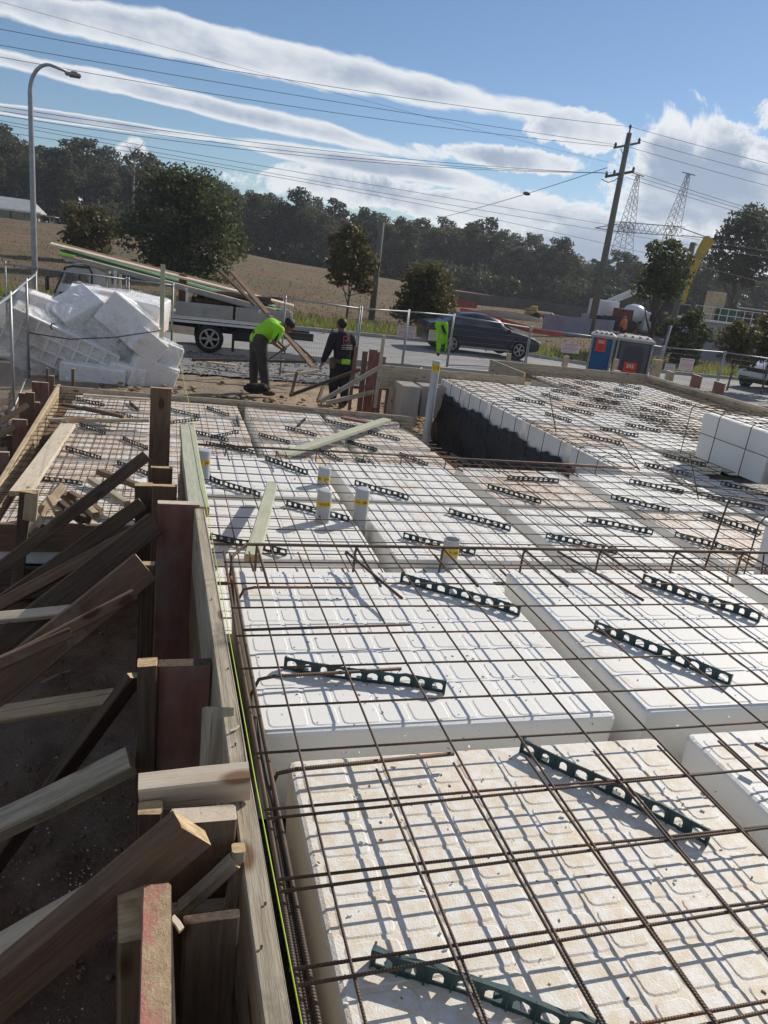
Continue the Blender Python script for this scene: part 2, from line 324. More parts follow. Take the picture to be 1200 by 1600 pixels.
# ============================================================ foam pods
def pod_mesh(name, m, h=.29, w=1.09, tiles=True, seed=0):
    b = MB(); a = w/2; r = .013; rr = random.Random(seed)
    rings = []
    for z, q, e in ((-h, .012, .018), (-r, 0, .018), (-r*.3, r*.35, .018), (0, r, .018)):
        A = a-q; rings.append([Vector((x, y, z)) for x, y in ((-A+e, -A), (A-e, -A), (A-e*.3, -A+e*.3), (A, -A+e), (A, A-e), (A-e*.3, A-e*.3), (A-e, A), (-A+e, A), (-A+e*.3, A-e*.3), (-A, A-e), (-A, -A+e), (-A+e*.3, -A+e*.3))])
    b.loft(rings, True)
    if tiles:
        x = -a+.028
        for i in range(10):
            cw = .110 if i % 2 == 0 else .076; y = -a+.026
            for j in range(10):
                ch = .0935
                cx, cy = x+cw/2, y+ch/2; o_, n_ = [], []
                for sx, sy in ((1, 1), (-1, 1), (-1, -1), (1, -1)):
                    for k in (0, 1, 2):
                        an = math.atan2(sy, sx)-math.pi/4+math.pi/4*k; q = .014
                        px, py = sx*(cw/2-q)+q*math.cos(an), sy*(ch/2-q)+q*math.sin(an)
                        o_.append((cx+px, cy+py, .0003)); n_.append((cx+px*.93, cy+py*.93, .0021))
                b.loft([[Vector(p) for p in o_], [Vector(p) for p in n_]], False); b.add(n_, [tuple(range(12))])
                y += ch+.0100
            x += cw+.0107
    o = b.build(name, m); autosmooth(o, 13); me = o.data; bpy.data.objects.remove(o); return me
pm = {}
for k, m in (('w', m_foam), ('t', m_foam_tan), ('s', m_foam_stain)): pm[k] = pod_mesh('foam_pod', m)
pm['tall'] = pod_mesh('foam_pod', m_foam, .52); pm['endt'] = pod_mesh('foam_pod', mat('foam_cream_shaded', (.46, .38, .30), (.36, .34, .33), 2.5, .8, .3), .52)  # cream end blocks: their shadowed tone is put into the base colour
def pod(x, y, z, k, label, group, sc=(1, 1, 1), turn=0):
    o = bpy.data.objects.new('foam_pod', pm[k]); C.objects.link(o); o.location = (x+.545*sc[0], y+.545*sc[1], z); o.scale = sc; o.rotation_euler = (0, 0, turn)
    return tag(o, label, 'foam pod', group)
rp = random.Random(3)
def jit(s=.008): return rp.uniform(-s, s)
# upper section
for i in range(4):
    for j, y in enumerate((.50, 1.70)):
        if i == 3 and j == 0: continue
        pod((.322 if j == 0 else .262)+1.2*i+jit(), y+jit(), -.052, 't' if j == 0 and i == 0 else 'w',
            '%s foam pod, %s from the long formwork, %s' % ('tan-stained' if j == 0 and i == 0 else 'bright white', ORD[i], 'in the nearest row' if j == 0 else 'second row from the viewer'), 'foam pods of the near section', turn=jit(.006))
# middle section
rows = (2.92, 4.12, 5.32)
for j, y in enumerate(rows):
    for i, x in enumerate((.19, 1.40, 2.62, 3.83, 5.04)):
        s = (1, 1, 1)
        if i == 4: s = (.66, 1, 1)
        if (i == 1 and j == 1): pass
        k = 's' if (i >= 2 and (i+j) % 3 == 1) else 'w'
        pod(x+jit(), y+jit(), -.552, k, '%s foam pod, %s row beyond the near step, %s from the left' % ({'s': 'rust-stained', 'w': 'white'}[k], ORD[j], ORD[i]), 'foam pods of the middle section', s, turn=jit(.008))
# lower far section
for j, y in enumerate((5.88, 6.73, 7.93, 9.13, 10.33)):
    for i, x in enumerate((-1.22, -.09, 1.10, 2.27)):
        if j == 0 and i > 0: continue
        s = (1, .78, 1) if j == 4 else (.98, .76, 1) if j == 0 else (.98 if i == 0 else 1, 1, 1)
        pod(x+jit(), y+jit(), -1.052, 's' if (i < 2 or j > 1) else 't' if (i+j) % 2 else 'w', '%s foam pod, sunken far slab, %s row back, %s from the left' % ('brown-stained' if (i < 2 or j > 1) else 'pale', ORD[j], ORD[i]), 'foam pods of the sunken far section', s, turn=jit(.008))
# right section
for j, y in enumerate((6.52, 7.72, 8.92, 10.12, 11.12, 12.25)):
    for i, x in enumerate((4.50, 5.70, 6.90, 8.10)):
        if j == 5 and i < 2: continue
        if j == 0 and i > 0: continue
        s = (1, 1, 1)
        if j == 3: s = (1, .85, 1)
        if j == 5: s = (1, 1.3, 1)
        if i == 3: s = (1.3, s[1], 1)
        k = 's' if (i*2+j) % 4 == 1 else 't' if (i+j) % 3 == 1 else 'w'
        pod(x+(jit() if i else 0), y+jit(), -.552, k, '%s foam pod beyond the trench, %s row back, %s from the trench' % ({'s': 'stained', 't': 'cream', 'w': 'white'}[k], ORD[j], ORD[i]), 'foam pods beyond the black trench', s)
# raised blocks at the right edge
for i in range(3):
    for j, y in enumerate((6.12, 4.95)):
        pod(5.86+1.2*i, y, .015, 'tall', 'tall white foam block on the raised right step, %s in, %s row' % (ORD[i], ('back', 'front')[j]), 'tall foam blocks at the right')
pod(3.49, 2.43, -.02, 'tall', 'tall white foam block at the right edge beside the upright steel bar', 'tall foam blocks at the right')
pod(3.70, 11.75, -.66, 'endt', 'cream foam block standing at the far end of the trench beside the formwork', 'foam blocks ending the trench', (.28, .5, 1.3))
pod(4.08, 11.9, -.66, 'endt', 'greyish foam block at the far end of the trench behind the tall pipe', 'foam blocks ending the trench', (.5, .4, 1))

# ============================================================ reinforcing mesh
def bar_mesh(name, L, r, m, axis):
    b = MB(); n = max(1, int(L/.6)); rr = random.Random(int(L*1000)); pts = []
    for i in range(n+1):
        t = -L/2+L*i/n; w = rr.uniform(-.0025, .0025) if 0 < i < n else 0; z = rr.uniform(-.003, .003)
        pts.append((t, w, z) if axis == 'x' else (w, t, z))
    b.tube(pts, r, 6); o = b.build(name, m, smooth=True); me = o.data; bpy.data.objects.remove(o); return me
_bm = {}
def mesh_sheet(label, xs, ys, z, x0, x1, y0, y1, r=.0034, turn=0., piv=(0, 0), skip=None):
    root = thing('reinforcing_mesh', label, 'steel mesh', (piv[0], piv[1], z), 'sheets of reinforcing mesh')
    def add(axis, L, cx, cy, dz):
        key = (axis, round(L, 2), r)
        if key not in _bm: _bm[key] = bar_mesh('bar', L, r, m_sx if axis == 'x' else m_sy, axis)
        o = bpy.data.objects.new('bar', _bm[key]); C.objects.link(o); o.parent = root; o.location = (cx-piv[0], cy-piv[1], dz)
    for y in ys: add('x', x1-x0, (x0+x1)/2, y, -r)
    for x in xs: add('y', y1-y0, x, (y0+y1)/2, r)
    root.rotation_euler = (0, 0, turn); return root
def rng(a, b, s=.2): return [a+s*i for i in range(int((b-a)/s+1e-6)+1)]
mesh_sheet('rusty steel mesh over the near white pods, starting beside the long formwork', rng(.337, 4.4), rng(.56, 2.8), 0, .23, 4.5, .46, 2.86)
mesh_sheet('second steel mesh lapped over the bottom row of pods', rng(.51, 4.3), rng(.52, 1.33), .011, .23, 4.4, .44, 1.44, turn=.018, piv=(.23, 1.4))
mesh_sheet('steel mesh over the middle section with the short pipes poking through', rng(.413, 3.2), rng(3.06, 6.4, .205), -.5, .22, 3.3, 2.95, 6.44, r=.0040)
mesh_sheet('steel mesh over the middle section right of the pipes', rng(2.96, 5.75), rng(3.02, 6.4, .205), -.488, 2.88, 5.78, 2.93, 6.44, r=.0040, turn=.006, piv=(2.9, 3))
mesh_sheet('steel mesh over the sunken far slab right of the tall planks', rng(.30, 3.4), rng(6.58, 11, .2), -1.0, .2, 3.45, 6.5, 11.1, r=.0040)
mesh_sheet('steel mesh over the sunken slab left of the tall planks', rng(-1.28, .18), rng(5.95, 11.1, .2), -.992, -1.36, .3, 5.9, 11.15, r=.0034)
mesh_sheet('second mesh lapped at the left edge of the sunken slab', rng(-1.33, -.3), rng(6.05, 11, .2), -.975, -1.36, -.2, 5.95, 11.1, r=.0034, turn=.004, piv=(-1.3, 6))
mesh_sheet('steel mesh along the edge of the black trench', rng(4.47, 7.3), rng(6.55, 12, .2), -.5, 4.40, 7.5, 6.5, 12.1, r=.0044)
mesh_sheet('steel mesh over the far right pods in front of the portable toilets', rng(6.5, 9.7), rng(7.65, 13.9, .2), -.488, 6.45, 9.72, 7.6, 13.95, r=.0044, turn=.005, piv=(7, 9))
mesh_sheet('steel mesh over the raised foam blocks at the right edge', rng(5.95, 9.6), rng(4.9, 7.3, .2), .06, 5.82, 9.7, 4.85, 7.3, r=.0045)
# side mesh hanging on the raised step and on the trench wall
def wall_bars(label, x, ys, z0, z1, hz, y0, y1, top=0., r=.005):
    root = thing('bent_bar_mesh', label, 'steel mesh', (x, (y0+y1)/2, z0), 'bent bars down the steps')
    for y in ys:
        b = MB(); b.tube([(x+.35+top, y, z0+.012), (x+.09, y, z0+.012), (x+.03, y, z0-.005), (x, y, z0-.05), (x-.005, y, z1)], r, 6); b.build('bar', m_sy, root, smooth=True)
    for z in hz:
        b = MB(); b.tube([(x-.012, y0, z), (x-.012, y1, z)], r, 6); b.build('bar', m_sy, root, smooth=True)
wall_bars('bent bars hooked over the white edge of the black trench', 4.44, [6.9+.42*i for i in range(13)], -.49, -.95, (-.80, -.50), 6.5, 12.0)
wall_bars('bent bars down the face of the raised blocks at the right', 5.80, [4.9+.49*i for i in range(6)], .075, -.5, (.06, -.2), 4.85, 7.42)
wall_bars('bent bars down the face of the block at the right frame edge', 3.43, [2.55, 3.05, 3.5], .01, -.55, (-.02, -.28), 2.4, 3.62)
# hooks at the two steps
def hook(label, x, y, z, L, drop, back, group, r=.0055, a=0.):
    b = MB(); d = Vector((math.sin(a), -math.cos(a), 0)); p = Vector((x, y, z))
    b.tube([p+d*L+Vector((0, 0, .004)), p+d*.03, p+d*.008-Vector((0, 0, .006)), p-Vector((0, 0, .03)), p-Vector((0, 0, drop)), p-Vector((0, 0, drop+.02))-d*.02, p-Vector((0, 0, drop+.02))-d*back], r, 8)
    o = b.build('rebar_hook', m_sy, smooth=True, loc=(x, y, z)); tag(o, label, 'steel bar', group)
for i, x in enumerate((.375, .80, 1.20, 1.60, 2.0, 2.42, 2.82, 3.2)):
    hook('hooked bar over the near step edge, %s from the left' % ORD[i], x, 2.93, .004, .42, .17 if i else .12, .2, 'hooked bars along the near step')
for i in range(9):
    hook('hooked bar over the far step edge, %s from the left' % ORD[i], .5+.4*i+(.04 if i % 2 else 0), 6.46, -.49, .45, .14, .2, 'hooked bars along the far step')
def longbar(label, pts, r, group=None, name='steel_bar', m=None):
    b = MB(); b.tube(pts, r, 8); o = b.build(name, m or m_sx, smooth=True, loc=pts[0]); return tag(o, label, 'steel bar', group)
longbar('thick ribbed bar lying across along the near step, curving down at its left end', [(.27, 2.62, -.12), (.255, 2.72, -.05), (.27, 2.84, -.012), (.33, 2.915, .012), (.45, 2.93, .006), (2.2, 2.925, .008), (4.4, 2.93, .008)], .0068)
longbar('thinner bar along the near step just under the thick one', [(.2, 2.99, -.02), (4.4, 2.98, -.02)], .0055)
longbar('bar behind the near step running the full width', [(.22, 2.9, -.16), (4.3, 2.9, -.16)], .006)
longbar('bar along the far step from the tall planks to the trench', [(.2, 6.46, -.478), (4.4, 6.44, -.478)], .007)
longbar('bar along the near edge of the trench, upper', [(2.7, 6.5, -.50), (4.6, 6.47, -.5)], .008)
longbar('bar along the near edge of the trench, lower', [(2.7, 6.56, -.60), (4.6, 6.52, -.6)], .008)
for i, (x, z, r) in enumerate(((.240, -.015, .0055), (.252, -.03, .0062), (.265, -.022, .0058))):
    longbar(('dark bar nearest the yellow string beside the long formwork', 'ribbed bar in the middle of the bundle beside the formwork', 'blue-grey ribbed bar of the bundle beside the pods')[i], [(x+.004, .4, z), (x, 1.4, z), (x-.002, 1.62+.55*(i != 1), z-.01), (x, 2.9 if i != 1 else 1.75, z)], r, 'bars bundled along the formwork', m=m_sy)
def ubar(label, x, y, L, dy=0, z=-.012):
    longbar(label, [(x+.03, y-.02, z-.14), (x, y-.01, z-.05), (x+.02, y, z-.008), (x+.06, y, z), (x+L, y+dy, z)], .0055, 'short bent edge bars over the near pods')
ubar('short bent bar over the near pods, uppermost of three', .27, 2.545, .43, .0); ubar('short bent bar over the near pods, middle of three', .26, 1.925, .46, .02); ubar('short bent bar over the near pods, lowest of three', .26, 1.50, .48, .02)
longbar('straight loose bar lying on the second transverse bar of the near mesh', [(.25, 2.17, .012), (.82, 2.19, .012)], .005, 'loose bars on the near mesh')
for i, (a, b_) in enumerate((((541, 862), (628, 935)), ((872, 862), (1005, 938)), ((1180, 1162), (1200, 1172)), ((980, 792), (1008, 812)))):
    p, q = at(*a, z=.012 if i < 3 else -.49), at(*b_, z=.012 if i < 3 else -.49); longbar(('loose bar slanting down from the hooks above the left near pod', 'loose bar slanting across the white pod right of the gap', 'bar end at the right frame edge over the near pods', 'loose short bar end in the middle section')[i], [p, q], .006, 'loose bars on the near mesh')
# upright and crossed bars near the right
p = at(1098, 903, z=-.3); longbar('upright bar leaning beside the right foam block', [at(1100, 890, Y=3.15), at(1140, 778, Y=3.35), at(1200, 790, Y=3.35)], .0055, 'upright bars', m=m_sy)
for i, (a, b_) in enumerate((((858, 612), (869, 676)), ((812, 607), (820, 603)))):
    p = at(*b_, z=-.5); longbar(('thin bar standing upright in the mesh beyond the trench', 'short bar end beyond the trench')[i], [p, at(*a, Y=p.y)], .006, 'upright bars', m=m_sy)
q = random.Random(8)
for i in range(9):
    x, y = 4.62+q.uniform(-.3, .45), 5.75+q.uniform(-.45, .5)
    longbar('loose bar in the tangle behind the middle section, %s of nine' % ORD[i], [(x, y, -.45), (x+q.uniform(-.3, .1), y+q.uniform(-.15, .25), -.45+q.uniform(.15, .42))] if i < 5 else [(x-.4, y, -.42), (x+q.uniform(.2, .6), y-q.uniform(.2, .6), -.36)], .005, 'tangle of loose bars', m=m_sy)
for i in range(6):
    x, y = 3.05+i*.07, 3.05+q.uniform(0, .2)
    longbar('loose bar in the tangle by the near step at the right, %s of six' % ORD[i], [(x-.12, y-.15, -.45), (x+.25, y+.3, -.3+.05*(i % 3))], .005, 'tangle of bars at the near step', m=m_sy)

# ============================================================ bar chairs
def chair_mesh(seed):
    rr = random.Random(seed); b = MB(); Lc, hgt, n = .5, .044, 10; th = .0028
    def yy(t): return .006*math.sin(t*13+seed)+(.006 if (int(t*5+.5) % 2) else -.002)
    cells = [(-Lc/2+Lc*i/n, -Lc/2+Lc*(i+1)/n) for i in range(n)]
    def wall(x0, x1, s, hole):      # one cell with an arched hole, both faces
        cx = (x0+x1)/2; hw = hole*(x1-x0)/2; inn = [(cx-hw, .011), (cx+hw, .011), (cx+hw, .027), (cx+hw*.7, .033), (cx, .036), (cx-hw*.7, .033), (cx-hw, .027)]
        out = [(x0, 0), (x1, 0), (x1, .026), (x1, hgt), (cx, hgt), (x0, hgt), (x0, .026)]
        vs = []
        for o in (-th/2, th/2):
            for ring in (out, inn): vs += [Vector((p[0], yy(p[0])+o+s*(hgt-p[1]), p[1])) for p in ring]
        k = 7; fs = []
        for i in range(k):
            j = (i+1) % k; fs += [(i, j, k+j, k+i), (2*k+j, 2*k+i, 3*k+i, 3*k+j), (k+i, k+j, 3*k+j, 3*k+i)]
        b.add(vs, fs)
    for i, (x0, x1) in enumerate(cells): wall(x0, x1, .12, .62 if i in (0, n-1) else (.40, .62)[2 < i < 8])
    # sloping top flange, ribs and feet
    top = []
    for i in range(2*n+1):
        t = -Lc/2+Lc*i/(2*n); w = .017+(.004 if i % 5 == 0 else 0); top.append([Vector((t, yy(t)-.002, hgt-.001)), Vector((t, yy(t)+w, hgt-.008)), Vector((t, yy(t)+w, hgt-.011)), Vector((t, yy(t)-.002, hgt+.002))])
    b.loft(top, True)
    for i in range(n+1):
        t = -Lc/2+Lc*i/n; b.box((t*.995, yy(t)+.004, hgt/2), (.003, .012, hgt))
    for t in (-.2, 0, .2): b.cbox((t, yy(t)+.016, .002), (.05, .03, .004), .003)
    b.box((-Lc/2+.002, .006, hgt/2-.001), (.004, .02, hgt-.004)); b.box((Lc/2-.002, .006, hgt/2-.001), (.004, .02, hgt-.004))
    o = b.build('bar_chair', m_chair); me = o.data; bpy.data.objects.remove(o); return me
cm = [chair_mesh(s) for s in range(3)]
def chairs(group, where, z, segs, s=1.):
    out = []
    for k, (x0, y0, x1, y1) in enumerate(segs):
        a, c = at(x0, y0, z=z), at(x1, y1, z=z); d = (c-a); mid = (a+c)/2
        if x1 >= 1198 or y1 >= 1580: mid = a+d.normalized()*.25
        o = bpy.data.objects.new('bar_chair', cm[k % 3]); C.objects.link(o); o.location = (mid.x, mid.y, z-.045)
        o.rotation_euler = (0, 0, math.atan2(d.y, d.x)); out.append((x0, o))
    out.sort(key=lambda t: t[0])
    for i, (x, o) in enumerate(out): tag(o, 'green bar chair %s, %s from the left' % (where, ORD[i]), 'bar chair', group)
def cr(ox, oy, k, L): return [(ox+a/k, oy+b/k, ox+c/k, oy+d/k) for a, b, c, d in L]
chairs('bar chairs on the near pods', 'on the near white pods', -.006, [(438, 1025, 705, 1067), (626, 893, 816, 948), (930, 968, 1147, 1055), (1006, 896, 1200, 962), (813, 1150, 1118, 1302), (583, 1478, 900, 1590)])
chairs('bar chairs in the middle section', 'between the two slab steps', -.505, [(553, 749, 640, 774), (450, 781, 543, 806), (409, 709, 487, 737), (328, 743, 405, 769), (334, 833, 443, 857), (762, 755, 847, 780), (634, 832, 740, 858), (850, 830, 970, 858), (915, 806, 1025, 828), (700, 793, 800, 822), (953, 771, 1050, 795), (1055, 830, 1165, 860), (1113, 803, 1175, 824), (790, 742, 878, 748), (985, 748, 1068, 765), (1006, 721, 1083, 740), (1140, 754, 1195, 768), (1112, 773, 1190, 790)])
R = cr(700, 600, 2.4, [(235, 45, 375, 70), (360, 100, 470, 135), (425, 80, 555, 110), (480, 65, 612, 88), (530, 45, 655, 70), (580, 28, 697, 50), (755, 65, 880, 92), (715, 85, 850, 110), (712, 108, 838, 142), (655, 140, 810, 175), (565, 157, 722, 190), (500, 182, 670, 220), (800, 255, 975, 300), (815, 48, 925, 75)]) + \
    cr(760, 560, 5, [(280, 120, 400, 155), (540, 180, 770, 235), (490, 230, 745, 280), (440, 265, 580, 310), (910, 255, 1155, 305), (1000, 230, 1190, 270), (660, 165, 915, 215), (800, 295, 1060, 350), (1060, 195, 1190, 225)])
chairs('bar chairs beyond the trench', 'beyond the black trench', -.505, R)
chairs('bar chairs on the sunken slab', 'on the sunken slab right of the planks', -1.005, cr(360, 620, 5, [(205, 270, 480, 350), (415, 220, 690, 290), (750, 175, 980, 225), (890, 330, 1155, 405), (700, 400, 870, 485), (0, 370, 120, 400)]) + cr(350, 380, 3, [(570, 915, 720, 965), (670, 875, 830, 915), (820, 975, 960, 1030), (640, 1010, 750, 1045), (830, 850, 905, 885), (1070, 985, 1150, 1030)]) + [(370, 645, 372, 665), (466, 663, 478, 652)])
chairs('bar chairs left of the tall planks', 'on the sunken slab left of the planks', -1.005, cr(0, 380, 3, [(570, 900, 695, 955), (300, 945, 480, 1000), (560, 1020, 695, 1070), (165, 1085, 350, 1110), (380, 840, 485, 880), (575, 795, 640, 815), (610, 740, 640, 770), (395, 730, 440, 740), (985, 893, 1000, 897)]) + cr(0, 380, 3, [(800, 770, 935, 805), (810, 830, 905, 820), (965, 760, 1075, 800), (990, 900, 1120, 875), (960, 925, 1155, 965)]))

# ============================================================ drain pipes
def pipe(label, bx, by, bz, tz, r, tape=(.07, .11), lean=(0, 0), openend=False, foot=.35):
    root = thing('drain_pipe', label, 'pipe', (bx, by, bz-foot), 'drain pipes standing in the slab')
    def ring(z, q): k = (z-bz)/(tz-bz); return [Vector((bx+lean[0]*k+q*math.cos(t*math.pi/12), by+lean[1]*k+q*math.sin(t*math.pi/12), z)) for t in range(24)]
    b = MB()
    if openend: b.loft([ring(bz-foot, r), ring(tz, r), ring(tz, r-.005), ring(tz-.12, r-.005)], True)
    else: b.loft([ring(bz-foot, r), ring(tz-.004, r), ring(tz, r-.005), ring(tz+.0005, r-.02)], True)
    o = b.build('pipe_body', m_pvc, root); autosmooth(o, 40)
    b = MB(); b.loft([ring(tz-tape[1], r+.0006), ring(tz-tape[0], r+.0006)], False); t = b.build('tape', m_yel, root, smooth=True)
    b = MB(); rr = random.Random(int(bx*100)); zc = tz-(tape[0]+tape[1])/2; hh = (tape[1]-tape[0])
    for s in range(2):
        a0 = 3.6+s*1.1+rr.uniform(-.3, .3); pts = []
        for i in range(15):
            a = a0+i*.055; pts.append((bx+lean[0]+(r+.0012)*math.cos(a), by+lean[1]+(r+.0012)*math.sin(a), zc+hh*.36*math.sin(i*1.7+s)*(.5+.5*rr.random())))
        b.tube(pts, .0011, 4)
    b.build('lettering', m_ink, t, smooth=True)
pr = .052
pipe('short capped grey pipe with yellow tape beside the green timber', .275, 5.62, -.6, -.30, .052, lean=(0, 0))
pipe('shortest capped grey pipe with yellow tape standing in the pod gap', 1.215, 5.65, -.6, -.40, .050, lean=(0, 0))
pipe('capped grey pipe, left one of the front pair', 1.045, 4.78, -.6, -.32, .050)
pipe('capped grey pipe, right one of the front pair and the tallest there', 1.315, 4.80, -.6, -.305, .050)
pipe('open grey pipe close behind the thick ribbed bar', 1.70, 4.02, -.6, -.37, .050, (.05, .1), openend=True)
bp = at(668, 668, z=-1.15); pipe('tall white-grey pipe standing in the end of the black trench', bp.x, bp.y, -1.2, zt(bp.x, bp.y, 680, 563), .062, (.04, .17), foot=.4)

# bits lying on the foam
rd = random.Random(91)
def bits(name, label, n, fn, zz, sz, m, flat):
    b = MB()
    for i in range(n):
        x, y = fn(rd); s = sz*rd.uniform(.4, 1.6); a = rd.uniform(0, 3.14); X = Vector((math.cos(a), math.sin(a), 0)); Y = Vector((-X.y, X.x, 0)); b.cbox((x, y, zz+s*flat*.4), (s*2.2, s, s*flat), s*.2, (X, Y, Vector((0, 0, 1))))
    o = b.build(name, m); tag(o, label, None, None, 'stuff')
bits('foam_chips', 'small white foam chips lying on the near foam pods', 420, lambda r: (.3+r.random()*3.4, .55+r.random()*2.2), -.049, .0035, m_foam, .8)
bits('wood_chips', 'small brown wood chips and grit on the near foam pods', 260, lambda r: (.3+abs(r.gauss(0, .7)), .55+r.random()*2.2), -.049, .0028, m_brown, .4)
bits('wood_chips', 'brown chips on the middle foam pods', 240, lambda r: (.2+r.random()*5, 3.0+r.random()*3.3), -.549, .005, m_brown, .4)
# ============================================================ timber
_pk = [0]
def plank(name, label, cat, p0, p1, w, t, nrm=(0, 0, 1), m=None, group=None, end=None, bow=.004, parent=None, rag=0.):
    p0, p1 = Vector(p0), Vector(p1); X = (p1-p0); L = X.length; X.normalize(); Z = Vector(nrm); Z = (Z-X*Z.dot(X)).normalized(); Y = Z.cross(X)
    _pk[0] += 1; rr = random.Random(_pk[0]); n = max(2, int(L/.25)); c = min(.004, t*.2); b = MB(); rings = []
    ph = rr.uniform(0, 6)
    for i in range(n+1):
        x = -L/2+L*i/n; dy = bow*math.sin(ph+3*x/L)+rr.uniform(-.0012, .0012); dz = bow*.6*math.sin(ph*2+2.5*x/L); s = 1+rr.uniform(-.006, .006)
        a, h = w/2*s, t/2*s; e = 0
        ring = []
        for y, z in ((-a+c, -h), (a-c, -h), (a, -h+c), (a, h-c), (a-c, h), (-a+c, h), (-a, h-c), (-a, -h+c)):
            if i in (0, n): e = rr.uniform(-rag, rag)
            ring.append(Vector((x+e, y+dy, z+dz)))
        rings.append(ring)
    k = 8
    vs = [p for r in rings for p in r]; b.add(vs, [(i*k+j, i*k+(j+1) % k, (i+1)*k+(j+1) % k, (i+1)*k+j) for i in range(n) for j in range(k)])
    b.mi = 1; b.add([tuple(v) for v in rings[0]], [tuple(range(8))[::-1]]); b.add([tuple(v) for v in rings[-1]], [tuple(range(8))])
    me = bpy.data.meshes.new(name); me.from_pydata(b.v, [], b.f); me.materials.append(m); me.materials.append(end or m_end); me.polygons.foreach_set('material_index', b.m); me.update()
    o = bpy.data.objects.new(name, me); C.objects.link(o); mid = (p0+p1)/2
    Mx = Matrix(((X.x, Y.x, Z.x, mid.x), (X.y, Y.y, Z.y, mid.y), (X.z, Y.z, Z.z, mid.z), (0, 0, 0, 1)))
    if parent: o.parent = parent; Mx = Matrix.Translation(-wloc(parent)) @ Mx
    o.matrix_local = Mx
    fixn(o)
    if not parent: tag(o, label, cat, group)
    return o
UPV = (0, 0, 1); FR = (0, -1, 0)
# the long formwork beside the pods
plank('formwork_board', 'long weathered formwork board running away beside the near pods under the yellow string', 'formwork board', (.203, .15, -.115), (.148, 3.62, -.115), .29, .046, (1, 0, 0), m_grey, bow=.002)
plank('formwork_board', 'lower formwork board under the long weathered one beside the near pods', 'formwork board', (.190, .15, -.42), (.140, 3.6, -.42), .30, .03, (1, 0, 0), m_brown, bow=.003)
plank('formwork_board', 'bottom formwork board beside the near pods close to the dirt', 'formwork board', (.185, .15, -.75), (.12, 5.9, -.75), .34, .03, (1, 0, 0), m_brown, bow=.003)
plank('formwork_timber', 'pale green treated timber lying flat along the formwork line beyond the tall plank', 'timber', (.150, 3.30, .012), (.135, 5.05, -.01), .095, .05, UPV, m_green, bow=.003)
plank('formwork_board', 'pinkish formwork board on edge below the green timber line', 'formwork board', (.115, 3.30, -.16), (.112, 5.2, -.16), .30, .03, (1, 0, 0), m_red, bow=.003)
plank('formwork_board', 'lower formwork board behind the tall planks at the middle section', 'formwork board', (.12, 3.62, -.46), (.12, 5.3, -.46), .28, .03, (1, 0, 0), m_brown)
# vertical planks beside it (faces turned to the viewer)
def upright(label, xl, xr, Y, ztop, zbot, m, t=.04, cat='upright plank', grp='upright formwork planks', lean=0., end=None, name='formwork_plank', rag=.002, ly=0.):
    return plank(name, label, cat, ((xl+xr)/2+lean, Y-ly, zbot), ((xl+xr)/2, Y, ztop), xr-xl, t, FR, m, grp, end=end, rag=rag)
def px_up(label, xl, xr, ytop, Y, zbot, m, **k):
    a, b_ = at(xl, ytop, Y=Y), at(xr, ytop, Y=Y); return upright(label, a.x, b_.x, Y, (a.z+b_.z)/2, zbot, m, **k)
px_up('farthest tall upright plank, standing before the far board', 235, 268, 606, 4.95, -1.6, m_brown)
px_up('upright plank stub below the farthest tall plank', 236, 270, 730, 4.15, -1.6, m_brown)
px_up('wider upright plank stub just behind the tall red-brown plank', 237, 276, 758, 3.75, -1.6, m_brown)
px_up('tall red-brown upright plank beside the start of the green timber', 245, 311, 785, 3.32, -1.62, m_red, end=m_pale)
px_up('narrow upright stud behind the tall red-brown plank', 219, 237, 755, 3.95, -1.6, m_dark)
px_up('dark upright stud left of the tall red-brown plank', 220, 241, 880, 3.0, -1.6, m_dark)
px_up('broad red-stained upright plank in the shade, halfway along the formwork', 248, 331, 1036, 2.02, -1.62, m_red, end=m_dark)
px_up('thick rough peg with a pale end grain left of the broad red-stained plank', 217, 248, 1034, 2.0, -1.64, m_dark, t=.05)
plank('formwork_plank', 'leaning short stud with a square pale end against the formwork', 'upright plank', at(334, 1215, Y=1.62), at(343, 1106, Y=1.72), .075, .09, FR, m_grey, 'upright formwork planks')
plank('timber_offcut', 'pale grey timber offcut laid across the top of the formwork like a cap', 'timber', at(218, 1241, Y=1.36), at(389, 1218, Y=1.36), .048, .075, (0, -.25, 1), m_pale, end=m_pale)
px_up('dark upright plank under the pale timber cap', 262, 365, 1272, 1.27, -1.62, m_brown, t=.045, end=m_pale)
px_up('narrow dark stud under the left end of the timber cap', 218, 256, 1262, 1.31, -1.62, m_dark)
px_up('dark upright plank low in the shade near the bottom of the formwork', 285, 372, 1432, 1.02, -1.62, m_dark, t=.02, end=m_dark)  # top end coloured dark to read as a shaded opening
